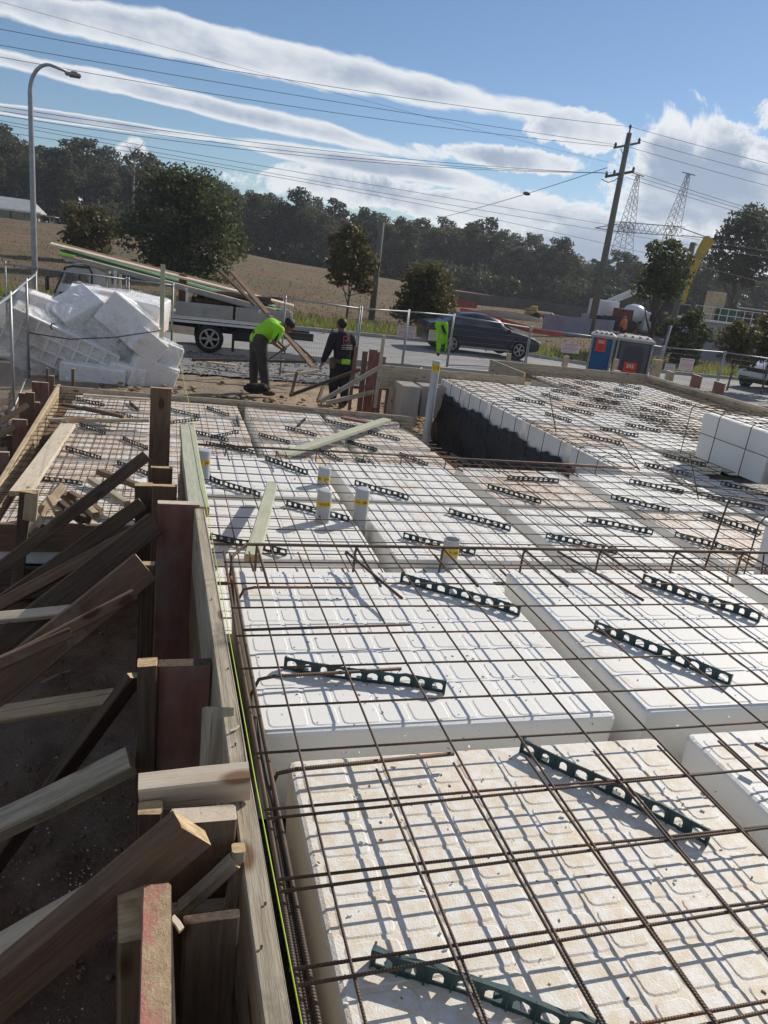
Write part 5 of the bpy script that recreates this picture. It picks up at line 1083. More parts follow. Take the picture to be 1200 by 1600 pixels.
b = MB(); b.cbox((4.74, 0, .80), (.08, .95, .18), .03); b.build('grille', m_plasticblack, r_w); b = MB(); b.cbox((4.70, 0, .42), (.2, 1.5, .26), .06); b.build('lower_bumper', m_plasticblack, r_w)
for sy in (-1, 1):
    b = MB(); b.cbox((4.58, sy*.68, .84), (.34, .36, .13), .04); b.build('headlight', m_glass, r_w)
r_w.rotation_euler = (0, 0, math.radians(197)); wp = at(1168, 616, z=gz(20, 22)); r_w.location = (wp.x+5.5, wp.y+2.3, gz(20, 22)+.08)

# ---- truck with timber
TY = 21.6; tz = -1.57
def tx(px, py=500): return at(px, py, Y=TY-1).x
x0, x1 = at(83, 440, Y=TY-.9).x, at(166, 450, Y=TY-.9).x; topz = at(122, 412, Y=TY-.9).z
tk = thing('flatbed_truck', 'white-grey flatbed truck loaded with long timber, cab at the left', 'truck', (0, 0, 0)); m_cab = mat('truck_white', (.50, .50, .46), (.44, .44, .41), 3, .4); m_under = mat('chassis_black', (.025, .025, .027), rough=.7)
b = MB(); sec = [(x0-.05, tz+.55), (x0-.02, tz+1.05), (x0+.25, topz-.18), (x0+.42, topz-.02), (x1-.25, topz), (x1-.02, topz-.14), (x1, tz+1.1), (x1, tz+.45), (x0+.1, tz+.42)]
b.loft([[Vector((x, TY+y, z if y in (-.78, .78) or z < topz-.1 else z-.05)) for x, z in sec] for y in (-.86, -.78, .78, .86)], True); b.build('cab', m_cab, tk)
wz0, wz1 = tz+1.12, topz-.2
b = MB(); b.prism([(x0+.12, TY-.875, wz0), (x1-.42, TY-.875, wz0), (x1-.42, TY-.875, wz1), (x0+.32, TY-.875, wz1)], (0, .02, 0)); b.build('side_window', m_glass, tk)
b = MB(); b.prism([(x0+.62, TY-.885, wz0+.04), (x1-.46, TY-.885, wz0+.04), (x1-.46, TY-.885, wz1-.05), (x0+.62, TY-.885, wz1-.05)], (0, .008, 0)); b.build('window_view', mat('window_field_tint', (.16, .13, .09), rough=.3), tk)  # brown panel painted as the field seen through the cab
b = MB(); b.tube([(x0+.60, TY-.89, wz0), (x0+.60, TY-.89, wz1)], .018, 6); b.tube([(x0+.02, TY-.895, wz0), (x0+.28, TY-.895, topz-.12), (x0+.45, TY-.895, topz-.07), (x1-.4, TY-.895, topz-.07), (x1-.33, TY-.895, wz1), (x1-.36, TY-.895, wz0)], .022, 6); b.build('window_seal', m_under, tk)
b = MB(); b.tube([(x0+.25, TY-.7, topz+.06), (x1-.35, TY-.7, topz+.07), (x1-.12, TY-.72, topz-.02), (x1+.04, TY-.74, topz-.22), (x1+.1, TY-.74, topz-.6)], .05, 8); b.tube([(x0+.3, TY+.6, topz+.06), (x1-.3, TY+.6, topz+.06)], .05, 8); b.build('roof_rack_bar', m_white, tk)
b = MB(); b.cbox((x0-.12, TY-1.02, tz+1.35), (.08, .12, .34), .03); b.tube([(x0, TY-.86, tz+1.5), (x0-.1, TY-1.0, tz+1.5)], .012, 5); b.build('wing_mirror', m_under, tk)
b = MB(); b.box((x0+.22, TY-.885, wz0+.16), (.34, .008, .2)); b.build('paper_notice', m_white, tk)
m_tray = mat('tray_grey_paint', (.36, .355, .33), (.29, .285, .265), 3, .55)
tr0, tr1 = x1+.15, at(452, 540, Y=TY-1).x; zf = tz+.86
b = MB(); b.box(((tr0+tr1)/2, TY, zf), (tr1-tr0, 1.96, .09)); b.box(((tr0+tr1)/2, TY-.98, zf-.10), (tr1-tr0, .05, .06)); b.build('tray_floor', m_white, tk)
n = 3; Ls = (tr1-tr0)/n
for i in range(n):
    a, c = tr0+Ls*i+.03, tr0+Ls*(i+1)-.03
    for sy in (-1, 1):
        b = MB(); b.cbox(((a+c)/2, TY+sy*1.0, zf+.22), (c-a, .035, .34), .012)
        for dz in (-.05, .08): b.box(((a+c)/2, TY+sy*1.022, zf+.22+dz), (c-a-.06, .012, .02))
        for k_ in range(3): b.box((a+(c-a)*(.08+.42*k_), TY+sy*1.024, zf+.22), (.03, .014, .3))
        b.build('side_panel', m_tray, tk)
b = MB(); b.cbox((tr1+.01, TY, zf+.22), (.035, 1.96, .34), .01); b.build('tailgate', m_white, tk)
b = MB()
for i in range(7):
    x = tr0+(tr1-tr0)*(i+.3)/7; b.box((x, TY-.95, zf-.17), (.05, .08, .12))
b.box(((tr0+tr1)/2, TY-.35, zf-.28), (tr1-tr0+1.5, .1, .2)); b.box(((tr0+tr1)/2, TY+.35, zf-.28), (tr1-tr0+1.5, .1, .2)); b.box((x0+1.0, TY, tz+.45), (1.6, 1.5, .3)); b.build('chassis', m_under, tk)
wx = at(326, 552, Y=TY-.95).x
for x in (wx, x0+.55):
    for sy in (-1, 1): wheel(tk, (x, TY+sy*.86, tz+.37), .37, .24, sy, 6)
b = MB(); b.cbox((tr1-.9, TY-.8, tz+.5), (1.2, .2, .28), .05); b.build('side_locker', m_under, tk)
b = MB(); mfx = wx+.62; b.cbox((mfx, TY-.9, tz+.35), (.05, .3, .55), .02); b.build('mud_flap', m_under, tk)
# rack posts
ra = thing
for nm, px, pb, pt in (('rack_post', 180, 470, 425), ('rack_post', 291, 498, 452), ('rack_post', 405, 520, 486)):
    for sy in (-.95, .95):
        p = at(px, pb, Y=TY-.95); q = at(px, pt, Y=TY-.95); b = MB(); b.box((p.x, TY+sy, (zf+q.z)/2), (.07, .07, q.z-zf)); b.build('rack_post', m_white, tk)
    b = MB(); q = at(px, pt, Y=TY-.95); b.box((q.x, TY, q.z+.0), (.07, 2.1, .07)); b.build('rack_rail', m_white, tk)
p, q = at(165, 418, Y=TY-.95), at(436, 492, Y=TY-.95); b = MB(); b.tube([p, q], .05, 6); b.tube([p+Vector((0, 1.9, 0)), q+Vector((0, 1.9, 0))], .05, 6); b.build('rack_side_rail', m_chrome, tk)
b = MB(); b.tube([at(172, 418, Y=TY-.95), at(184, 440, Y=TY-.95)], .035, 5); b.build('rack_brace', m_chrome, tk)
# timber on the rack and tray
LD = [((79, 381), (459, 478), -.55, m_pale, .24, .05, 'topmost pale board of the load reaching back over the tray'), ((92, 381), (410, 462), -.15, m_brown, .22, .05, 'reddish board on top of the load, behind the topmost pale one'), ((100, 391), (440, 486), -.45, mat('green_coated_board', (.06, .16, .09), (.10, .22, .13), 3, .8), .26, .06, 'dark green board in the middle of the load'),
      ((95, 389), (430, 480), .15, mat('green_coated_board_pale', (.14, .26, .15), (.2, .32, .2), 3, .8), .26, .06, 'paler green board behind the dark green one'), ((92, 396), (430, 488), -.75, m_tan, .2, .05, 'tan board at the underside of the load with a lime painted end'), ((130, 408), (431, 487), -.9, m_grey, .12, .12, 'grey square beam along the near side of the load'), ((150, 404), (425, 484), .4, m_brown, .2, .1, 'brown beam at the far side of the load')]
for (a, c, dy, m, w, t, lab) in LD:
    p, q = at(a[0], a[1], Y=TY+dy), at(c[0], c[1], Y=TY+dy); plank('long_board', lab, 'timber', p, q, w, t, (0, -.15, 1), m, 'long boards loaded on the truck', end=m_pale)
p = at(92, 396, Y=TY-.86); q = at(117, 401, Y=TY-.86); plank('board_tip', 'lime green painted tip sleeve on the lowest loaded board', 'timber', p, q, .06, .07, FR, mat('lime_paint', (.35, .65, .12), rough=.6))
r = random.Random(12)
for i in range(12):
    xa = tr0+1.9+r.uniform(0, .5); xb = tr1-.15-r.uniform(0, .6); z = zf+.12+.105*(i % 6); y = TY-.62+.5*(i//6)
    plank('stacked_timber', 'dark old timber stacked in the truck tray, %s of twelve' % ORD[i], 'timber', (xa, y, z), (xb, y, z+.02), .34, .085, UPV, m_dark, 'dark timber in the tray')
p = at(284, 500, Y=TY-.5); plank('rack_board', 'reddish upright board standing in the tray by the rack post', 'timber', (p.x, TY-.5, zf+.05), (p.x, TY-.5, zf+1.05), .2, .05, FR, m_brown)
for i, px in enumerate((262, 330)):
    p = at(px, 540, Y=TY-.9)
p = at(278, 537, Y=20.5); q = at(250, 533, Y=20.5); plank('loose_timber', 'pale board sticking out under the truck tray behind the stake', 'timber', (p.x+.4, 20.6, -1.05), (p.x-1.2, 20.6, -.98), .2, .05, FR, m_pale)
p = at(316, 565, z=-1.52); q = at(369, 571, z=-1.52); plank('loose_timber', 'pale batten lying on the gravel in front of the truck', 'timber', p, q, .09, .04, UPV, m_pale)

# ---- wrapped foam pods
m_wrap = bpy.data.materials.new('clear_plastic_wrap'); m_wrap.use_nodes = True; t = m_wrap.node_tree; bs = t.nodes['Principled BSDF']; bs.inputs['Base Color'].default_value = (.85, .86, .88, 1); bs.inputs['Roughness'].default_value = .22; bs.inputs['Specular IOR Level'].default_value = .9
tn = t.nodes.new('ShaderNodeTexNoise'); tn.inputs['Scale'].default_value = 4.5; tn.inputs['Detail'].default_value = 6; tn.inputs['Distortion'].default_value = 1.5; mr = t.nodes.new('ShaderNodeMapRange'); mr.inputs[1].default_value = .38; mr.inputs[2].default_value = .66; mr.inputs[3].default_value = .03; mr.inputs[4].default_value = .34
g_ = t.nodes.new('ShaderNodeNewGeometry'); t.links.new(g_.outputs['Position'], tn.inputs['Vector']); t.links.new(tn.outputs['Fac'], mr.inputs[0]); t.links.new(mr.outputs[0], bs.inputs['Alpha']); bp_ = t.nodes.new('ShaderNodeBump'); bp_.inputs['Strength'].default_value = .9; bp_.inputs['Distance'].default_value = .06; t.links.new(tn.outputs['Fac'], bp_.inputs['Height']); t.links.new(bp_.outputs[0], bs.inputs['Normal'])
m_wf = mat('wrapped_foam', (.80, .80, .80), (.84, .83, .82), 2, .7, c3=(.74, .58, .48), s3=1.1, t3=(.55, .66), world=True)
def fpod(label, px, py, Yd, w, d, h, rot, holes=False):
    c = at(px, py, Y=Yd); root = thing('foam_block', label, 'foam block', c, 'foam blocks in the wrapped heap'); M_ = Matrix.Rotation(rot[2], 3, 'Z') @ Matrix.Rotation(rot[1], 3, 'Y') @ Matrix.Rotation(rot[0], 3, 'X'); ax = (M_ @ Vector((1, 0, 0)), M_ @ Vector((0, 1, 0)), M_ @ Vector((0, 0, 1)))
    b = MB(); b.cbox(c, (w, d, h), .02, ax); b.build('foam_body', m_wf, root)
    # loose film round this block
    r = random.Random(int(px*7+py)); b = MB(); rings = []; NU, NV = 30, 16; e1 = .32
    def pw(v, e): return math.copysign(abs(v)**e, v)
    k1, k2 = r.uniform(4, 7), r.uniform(3, 6)
    for i in range(NV+1):
        t_ = math.pi*(i+.05)/(NV+.1)-math.pi/2; ring = []
        for j in range(NU):
            u_ = 2*math.pi*j/NU; g_ = 1+.045*math.sin(k1*u_+3*t_)+.035*math.sin(k2*t_*2+u_)+r.uniform(-.022, .022); sx_, sy_, sz_ = pw(math.cos(t_), e1)*pw(math.cos(u_), e1), pw(math.cos(t_), e1)*pw(math.sin(u_), e1), pw(math.sin(t_), e1)
            q_ = c+ax[0]*(sx_*w*.54*g_)+ax[1]*(sy_*d*.55*g_)+ax[2]*(sz_*h*.56*g_); q_.z = max(q_.z, -1.6); ring.append(q_)
        rings.append(ring)
    b.loft(rings, True); b.build('plastic_film', m_wrap, root, smooth=True)
    if holes:      # cellular underside: ribs round shallow boxes
        b = MB(); nx_, ny_ = 8, 3
        for i in range(nx_+1): b.box(c+ax[0]*(-w/2+w*i/nx_)-ax[1]*(d/2+.03), (.035, .07, h), ax)
        for j in range(ny_+1): b.box(c+ax[2]*(-h/2+h*j/ny_)-ax[1]*(d/2+.03), (w, .068, .035), ax)
        b.build('foam_ribs', m_wf, root)
def R3(x, y, z): return tuple(math.radians(v) for v in (x, y, z))
fb = [('slab-shaped foam block at the top left of the wrapped heap', 78, 482, 16.6, 1.25, 1.0, .42, R3(0, 14, 10), 0), ('long ribbed foam block tilted across the left of the heap', 98, 537, 15.9, 2.0, .6, .75, R3(14, 22, 4), 1), ('bluish foam block standing on its corner at the top middle', 122, 487, 16.2, .85, .8, .50, R3(22, -30, 24), 0), ('large grey-faced foam block tilted in the middle right', 203, 505, 16.0, 1.05, .8, .66, R3(-8, 36, -10), 0), ('foam cube turned on its corner at the right of the heap', 228, 538, 15.6, .56, .5, .50, R3(10, 36, 28), 0), ('foam block half sunk in the middle of the heap', 152, 520, 16.3, 1.1, .8, .8, R3(10, 18, -16), 0),
      ('foam block at the top right under glossy plastic', 224, 491, 16.7, .85, .9, .66, R3(6, 6, -14), 0), ('low foam block at the bottom middle of the heap', 150, 584, 15.7, 1.2, .7, .46, R3(6, 3, -6), 0), ('foam block at the bottom right of the heap', 232, 583, 15.8, .9, .7, .62, R3(6, 18, 22), 0), ('foam block at the bottom left of the heap', 76, 578, 16.2, .9, .8, .6, R3(8, 18, 8), 0), ('shaded foam block low in the heap centre', 190, 556, 16.2, 1.1, .7, .8, R3(10, 12, 5), 0), ('foam block lying behind the top of the heap', 165, 484, 17.2, 1.4, .8, .8, R3(0, 4, 4), 0), ('foam block bulging at the far left side of the heap', 58, 520, 16.7, .8, .8, .9, R3(0, 10, -8), 0), ('foam block wedged under the ribbed one at the left', 120, 562, 16.1, 1.0, .7, .6, R3(4, 26, 10), 0)]
fb += [('foam block standing on edge at the very left of the heap', 60, 560, 16.0, .8, .6, .62, R3(4, 30, 12), 0), ('foam block leaning on the right side of the heap', 252, 560, 15.9, .55, .6, .7, R3(0, 20, 18), 0), ('flat foam block across the top of the heap', 160, 478, 16.5, 1.0, .8, .3, R3(6, 10, -8), 0), ('pinkish shaded foam block at the lower centre right', 205, 585, 15.7, .7, .6, .5, R3(8, 8, -14), 0)]
for f in fb: fpod(*f)
def wrap(label, pxs, Yn, Yf, seed, name='plastic_wrap'):
    # crumpled film draped as a lumpy hull with real depth: folds radiate from gathered points
    r = random.Random(seed); cx = sum(p[0] for p in pxs)/len(pxs); cy = sum(p[1] for p in pxs)/len(pxs)+4; pxs = [(cx+(x-cx)*.93, cy+(y-cy)*.90) for x, y in pxs]; Yn += .45; rings = []; n = len(pxs)*9
    ph = [r.uniform(0, 6.28) for _ in range(4)]
    for k_, (Yd, s) in enumerate(((Yn, .02), (Yn-.03, .2), (Yn-.04, .4), (Yn-.02, .58), (Yn, .74), (Yn+.1, .86), (Yn+.28, .95), ((Yn+Yf)/2, 1.), (Yf-.1, .9), (Yf, .4), (Yf+.02, .02))):
        ring = []
        for i in range(n):
            a = i/9; i0 = int(a) % len(pxs); i1 = (i0+1) % len(pxs); f = a-int(a); x = pxs[i0][0]*(1-f)+pxs[i1][0]*f; y = pxs[i0][1]*(1-f)+pxs[i1][1]*f
            fold = .05*math.sin(i*1.9+ph[0]+k_*.35)+.035*math.sin(i*.77+ph[1]+k_*.8)+r.uniform(-.018, .018); w = 1+fold*.35*(s > .3)
            q = at(cx+(x-cx)*s*w, cy+(y-cy)*s*w, Y=(Yn+Yf)/2); ring.append(Vector((q.x, Yd+fold*1.6, max(q.z, -1.6))))
        rings.append(ring)
    b = MB(); b.loft(rings, True); o = b.build(name, m_wrap, smooth=True, loc=at(cx, cy, Y=Yn)); tag(o, label, 'plastic wrap', 'plastic wraps round the foam heap')
wrap('crumpled clear plastic over the left half of the foam heap', [(44, 560), (46, 510), (47, 468), (56, 457), (85, 458), (125, 461), (160, 474), (178, 520), (172, 580), (140, 602), (90, 597)], 15.25, 18.0, 1)
wrap('crumpled clear plastic over the right half of the foam heap', [(130, 582), (135, 500), (150, 467), (185, 464), (225, 469), (246, 480), (252, 520), (268, 545), (277, 590), (240, 603), (180, 604)], 15.2, 17.9, 2)
b = MB(); b.tube([at(45, 520, Y=15.05), at(110, 530, Y=15.02), at(180, 527, Y=15.0), at(252, 516, Y=15.02)], .012, 5); tag(b.build('strap', m_cable, smooth=True, loc=at(45, 520, Y=15.05)), 'dark strap tied round the wrapped foam heap', 'strap')
b = MB(); b.tube([at(82, 516, Y=15.02), at(79, 510, Y=15.02), at(81, 506, Y=15.02), at(86, 506, Y=15.02)], .015, 5); tag(b.build('hose_end', m_cable, smooth=True, loc=at(82, 516, Y=15.02)), 'little black loop hanging on the left of the heap', 'cable')

# ---- portable toilets
m_tb = mat('toilet_blue', (.010, .085, .21), (.014, .10, .24), 3, .5); m_tg = mat('toilet_grey', (.075, .08, .09), (.095, .10, .11), 3, .55); m_tl = mat('toilet_light_grey', (.26, .28, .30), (.3, .32, .34), 3, .5); m_roofw = mat('toilet_roof', (.36, .35, .32), (.30, .29, .27), 4, .6); m_sred = mat('sign_red', (.62, .06, .03), rough=.5)
def txt(s, size, mtl, name='lettering', parent=None, loc=None, yaw=0.):
    cu = bpy.data.curves.new('t', 'FONT'); cu.body = s; cu.size = size; cu.align_x = 'CENTER'; cu.align_y = 'CENTER'; cu.extrude = .004; cu.offset = size*.02
    ob = bpy.data.objects.new('t', cu); C.objects.link(ob); bpy.context.view_layer.update(); me = bpy.data.meshes.new_from_object(ob.evaluated_get(bpy.context.evaluated_depsgraph_get())); bpy.data.objects.remove(ob)
    me.materials.clear(); me.materials.append(mtl); o = bpy.data.objects.new(name, me); C.objects.link(o); o.parent = parent; o.location = loc; o.rotation_euler = (math.pi/2, 0, yaw); return o
TLY = 19.4
def toilet(label, pl, pr_, col, trim, sx, sz, big):
    a, c = at(*pl, Y=TLY), at(*pr_, Y=TLY); z0 = a.z-2.2 if False else -2.0; zt_ = a.z; w = c.x-a.x; root = thing('portable_toilet', label, 'portable toilet', ((a.x+c.x)/2, TLY+.6, z0)); H = zt_-z0; cx = (a.x+c.x)/2
    b = MB(); b.cbox((cx, TLY+.6, z0+.1+H/2-.05), (w-.03, 1.16, H-.1), .04); b.build('cabin', trim, root)
    b = MB(); b.cbox((cx, TLY+.6, z0+.05), (w, 1.2, .12), .02); b.build('base', m_tg, root)
    b = MB(); b.loft([[Vector((cx+sx_*(w/2+.03-q), TLY+.6+sy_*(.63-q), z)) for sx_, sy_ in ((-1, -1), (1, -1), (1, 1), (-1, 1))] for z, q in ((zt_-.10, 0), (zt_-.03, 0), (zt_+.03, .12), (zt_+.06, .35))], True)
    for i in range(4): b.cbox((cx-w*.3+i*w*.2, TLY+.55, zt_+.04), (.1, .9, .05), .02)
    b.build('roof', m_roofw, root)
    b = MB(); b.cbox((cx, TLY-.0, z0+H*.5), (w*.80, .06, H*.9), .025); dr = b.build('door', col, root)
    if big:
        b = MB(); cs = []; ww, hh = w*.27, H*.40
        for i in range(24):
            an = 2*math.pi*i/24; x = math.copysign(abs(math.cos(an))**.35, math.cos(an))*ww; z = math.copysign(abs(math.sin(an))**.35, math.sin(an))*hh; cs.append(Vector((cx+x, TLY-.035, z0+H*.50+z)))
        b.prism(cs, (0, -.02, 0)); b.build('door_recess', mat('door_dark', (.05, .055, .075), rough=.5), dr)
    b = MB(); b.cbox((cx+w*.30, TLY-.05, z0+H*.5), (.06, .05, .16), .015); b.build('handle', m_tg, dr)
    s = at(sx, sz, Y=TLY-.07); sgn = MB(); sw = .34 if not big else .42; sgn.box((s.x, TLY-.07, s.z), (sw, .015, sw*1.05)); sg_ = sgn.build('sign', m_sred, dr)
    txt('SAS', sw*.36, m_white, 'lettering', sg_, (-wloc(dr).x-0+s.x-sg_.location.x*0, 0, 0)); o = sg_.children[0]; o.location = Vector((s.x, TLY-.082, s.z+sw*.27))-wloc(sg_)
    b = MB()
    for j in range(3): b.box((s.x, TLY-.081, s.z+sw*(.02-.16*j)), (sw*.62, .004, sw*.05))
    b.build('sign_lines', mat('sign_dark', (.25, .03, .02), rough=.6), sg_)
    for sx_ in (-1, 1): b = MB(); b.cbox((cx+sx_*(w/2-.05), TLY-.01, z0+H*.5), (.07, .08, H*.96), .02); b.build('corner_post', m_tl, root)
    pv = at(972, 560, Y=TLY); th = -math.atan2(pv.x, pv.y)*.92; o_ = Vector((pv.x, TLY, 0)); dl = root.location-o_; dl.x *= .84; root.location = o_+Matrix.Rotation(th, 3, 'Z') @ dl; root.rotation_euler = (0, 0, th); root.scale = (.84, 1, 1)
    return root
toilet('blue-doored portable toilet with a red sign, left of the pair', (924, 522), (963, 526), m_tb, m_tl, 940, 541, False)
toilet('dark grey portable toilet with an arched door, right of the pair', (966, 526), (1024, 531), m_tg, m_tg, 985, 578, True)
# ---- machines across the road
m_cy = mat('crane_yellow', (.50, .33, .03), (.42, .27, .03), 2, .5)
YC = 58.; cr_ = thing('mobile_crane', 'yellow telescopic crane boom rising between the trees at the right', 'crane', at(1035, 510, Y=YC))
def boom(a, c, w0, w1, m, nm):
    p, q = at(*a, Y=YC), at(*c, Y=YC); X = (q-p).normalized(); Z = Vector((0, 1, 0)); Yv = Z.cross(X); b = MB()
    b.loft([[o+Yv*w*i+Z*w*j for i, j in ((-.5, -.4), (.5, -.4), (.5, .4), (-.5, .4))] for o, w in ((p, w0), (q, w1))], True); return b.build(nm, m, cr_)
boom((1042, 500), (1088, 405), .80, .72, m_cy, 'boom_section'); boom((1078, 425), (1103, 382), .66, .6, mat('crane_yellow_worn', (.42, .31, .06), (.3, .22, .06), 2, .6), 'boom_section'); boom((1094, 396), (1109, 373), .62, .8, m_cy, 'boom_head')
boom((1060, 490), (1076, 448), .28, .28, m_cy, 'lift_cylinder')
p = at(1066, 524, Y=YC); b = MB(); b.cbox((p.x, YC, gz(p.x, YC)+1.2), (5, 2.4, 1.4), .15); b.cbox((p.x-1.2, YC, gz(p.x, YC)+2.4), (1.8, 1.4, 1.1), .1); b.build('crane_base', m_under, cr_)
for dx in (-1.8, -.6, 1.8):
    b = MB(); b.tube([(p.x+dx, YC-1.3, gz(p.x, YC)+.55), (p.x+dx, YC+1.3, gz(p.x, YC)+.55)], .55, 16); b.build('wheel', m_tyre, cr_)
YM = 60.; mk_ = thing('concrete_mixer_truck', 'white concrete mixer truck across the road, drum turned to the left', 'truck', at(995, 518, Y=YM)); gm = gz(at(995, 518, Y=YM).x, YM)
def mp_(x, y, Y=YM): return at(x, y, Y=Y)
c = mp_(991, 491); e = mp_(1010, 492); b = MB(); A = (mp_(1008, 489)-mp_(978, 492)); A = Vector((A.x, 0, A.z)); A.normalize(); A2 = A
prof_ = [(-.95, .3), (-.85, .62), (-.55, .84), (-.1, .9), (.45, .76), (.9, .48), (1.15, .25)]; u = Vector((0, 1, 0)); v = A.cross(u)
b.loft([[c+A*o+(u*math.cos(2*math.pi*i/20)+v*math.sin(2*math.pi*i/20))*r for i in range(20)] for o, r in prof_], True); d_ = b.build('drum', m_whitecar, mk_, smooth=True)
p = mp_(1012, 503); b = MB(); b.cbox((p.x+.1, YM, p.z+.0), (2.1, 2.2, 1.7), .15); b.build('cab', m_whitecar, mk_); b = MB(); b.cbox((p.x+.1, YM-1.12, p.z+.38), (1.5, .04, .55), .02); b.build('side_window', m_glass, mk_)
p = mp_(985, 512); b = MB(); b.box((p.x+.6, YM, gm+1.0), (6.5, 1.0, .3)); b.build('chassis', m_under, mk_)
for dx in (-1.8, -.7, 3.0):
    b = MB(); b.tube([(p.x+dx, YM-1.15, gm+.5), (p.x+dx, YM+1.15, gm+.5)], .5, 16); b.build('wheel', m_tyre, mk_)
b = MB(); p = mp_(972, 497); b.cbox((p.x, YM, p.z), (1.1, 1.6, 1.6), .06); b.build('hopper', mat('machine_red', (.16, .03, .02), rough=.6), mk_)
YB = 63.; pk = thing('concrete_pump', 'white concrete pump truck with a folded boom reaching right', 'truck', at(952, 500, Y=YB)); b = MB()
b.tube([at(950, 471, Y=YB), at(1002, 449, Y=YB)], .22, 6); b.tube([at(952, 474, Y=YB), at(996, 457, Y=YB), at(1006, 456, Y=YB)], .16, 6); b.build('boom', m_white, pk)
b = MB(); b.tube([at(952, 472, Y=YB), at(955, 490, Y=YB), at(962, 494, Y=YB)], .18, 6); b.build('boom_base', m_white, pk); p = at(943, 482, Y=YB); b = MB(); b.cbox((p.x, YB, p.z), (2.0, 2, 1.5), .1); b.build('cab', m_whitecar, pk)
p = at(950, 502, Y=YB); b = MB(); b.cbox((p.x, YB, p.z), (4.6, 2, .8), .1); b.cbox((p.x+.8, YB, p.z+.8), (1.6, 1.6, .9), .1); b.build('pump_body', m_tl, pk)
for dx in (-1.6, -.4, 1.5):
    b = MB(); b.tube([(p.x+dx, YB-1.1, gz(p.x, YB)+.5), (p.x+dx, YB+1.1, gz(p.x, YB)+.5)], .5, 14); b.build('wheel', m_tyre, pk)
# site platform with railings and container
YK = 50.; ct = thing('site_container', 'pale ribbed site container with a railed deck on top, right of the shrub', 'container', at(1105, 515, Y=YK)); p0, p1 = at(1080, 500, Y=YK), at(1128, 512, Y=YK); gk = gz(p0.x, YK)
m_ct = mat('container_grey', (.40, .42, .46), (.34, .36, .40), 2, .6); zt_ = p0.z; b = MB(); b.cbox(((p0.x+p1.x)/2+1, YK+1.2, (gk+zt_)/2), (p1.x-p0.x+2, 2.4, zt_-gk), .03)
for i in range(14): b.box((p0.x+.1+(p1.x-p0.x+1.6)*i/13, YK-.03, (gk+zt_)/2), (.12, .05, zt_-gk-.3))
b.build('body', m_ct, ct)
b = MB(); pe = at(1180, 513, Y=YK); b.box(((p0.x+pe.x)/2, YK+1.2, zt_+.08), (pe.x-p0.x, 2.9, .14)); b.build('deck', m_white, ct)
b = MB()
for i in range(9): x = p0.x+(pe.x-p0.x)*i/8; b.tube([(x, YK-.2, zt_+.1), (x, YK-.2, zt_+1.15)], .03, 5)
for h in (.6, 1.1): b.tube([(p0.x, YK-.2, zt_+h), (pe.x, YK-.2, zt_+h)], .03, 5)
b.build('railing', m_white, ct)
p = at(1112, 492, Y=YK+2); b = MB(); b.cbox((p.x, YK+2.0, zt_+1.2), (1.3, .8, 2.1), .05); tag(b.build('site_cabinet', m_tan, loc=p), 'tan cabinet standing on the railed container deck', 'cabinet')
p = at(1131, 500, Y=YK+1); b = MB(); b.cbox((p.x+.5, YK+1.4, zt_+.65), (1.9, .9, 1.0), .1); tag(b.build('generator', mat('dull_green', (.02, .06, .04), rough=.6), loc=p), 'green generator behind the deck railing', 'generator')
c = at(1180, 487, Y=60); b = MB(); b.cbox(c, (6, 2.5, .3), .05); b.cbox(c+Vector((-1.2, 0, -.8)), (1.6, 1.4, .9), .08); b.cbox(c+Vector((1.5, 0, -1.1)), (2.4, 1.8, 1.2), .08)
for dx in (-2.6, 2.6): b.box(c+Vector((dx, 0, -1.7)), (.15, .15, 3.2))
tag(b.build('site_shelter', m_under, loc=c), 'dark flat-roofed site shelter with gear under it at the right edge', 'shelter')
b = MB(); b.box(c+Vector((0, -1.3, .2)), (6.2, .06, .08)); tag(b.build('shelter_edge', m_white, loc=c), 'pale gutter along the dark site shelter', 'gutter')
b = MB(); p = at(988, 592, Y=24)
# blue-white pole by the grey toilet
p = at(1032, 560, Y=24.5); q = at(1046, 508, Y=24.5); b = MB(); b.tube([(p.x, 24.5, -2.1), (p.x+.12, 24.5, q.z)], .045, 8); tag(b.build('pole', m_chrome, smooth=True, loc=(p.x, 24.5, -2.1)), 'slim pale pole rising beside the grey toilet', 'pole')
# ---- house at the far left
YH = 118.; a = at(-70, 340, Y=YH); c = at(49, 352, Y=YH); gh = gz(0, YH)+.0; hs = thing('house', 'low pale house with a grey tiled roof at the far left', 'house', (a.x, YH, a.z)); ze, zr = at(45, 332, Y=YH).z, at(0, 306, Y=YH+3).z; zb = min(gz(a.x, YH), gz(c.x, YH))-.3
b = MB(); b.box(((a.x+c.x)/2, YH+4, (zb+ze)/2), (c.x-a.x, 7.5, ze-zb)); b.build('wall', mat('house_wall', (.28, .26, .23), (.33, .31, .27), 1, .9), hs)
b = MB(); xr = c.x+.8; b.loft([[Vector((a.x-1, YH-.5, ze)), Vector((xr, YH-.5, ze)), Vector((xr, YH+8.5, ze)), Vector((a.x-1, YH+8.5, ze))], [Vector((a.x-1, YH-.5, ze+.12)), Vector((xr, YH-.5, ze+.12)), Vector((xr, YH+8.5, ze+.12)), Vector((a.x-1, YH+8.5, ze+.12))], [Vector((a.x, YH+4, zr)), Vector((xr-1.2, YH+4, zr)), Vector((xr-1.2, YH+4.1, zr)), Vector((a.x, YH+4.1, zr))]], True)
rm = mat('roof_tiles', (.30, .31, .33), (.38, .39, .41), 2, .6, .5, bscale=12, bdist=.05); b.build('roof', rm, hs)
b = MB(); b.box(((a.x+xr)/2, YH-.55, ze+.05), (xr-a.x+1, .12, .22)); b.build('gutter', m_white, hs)
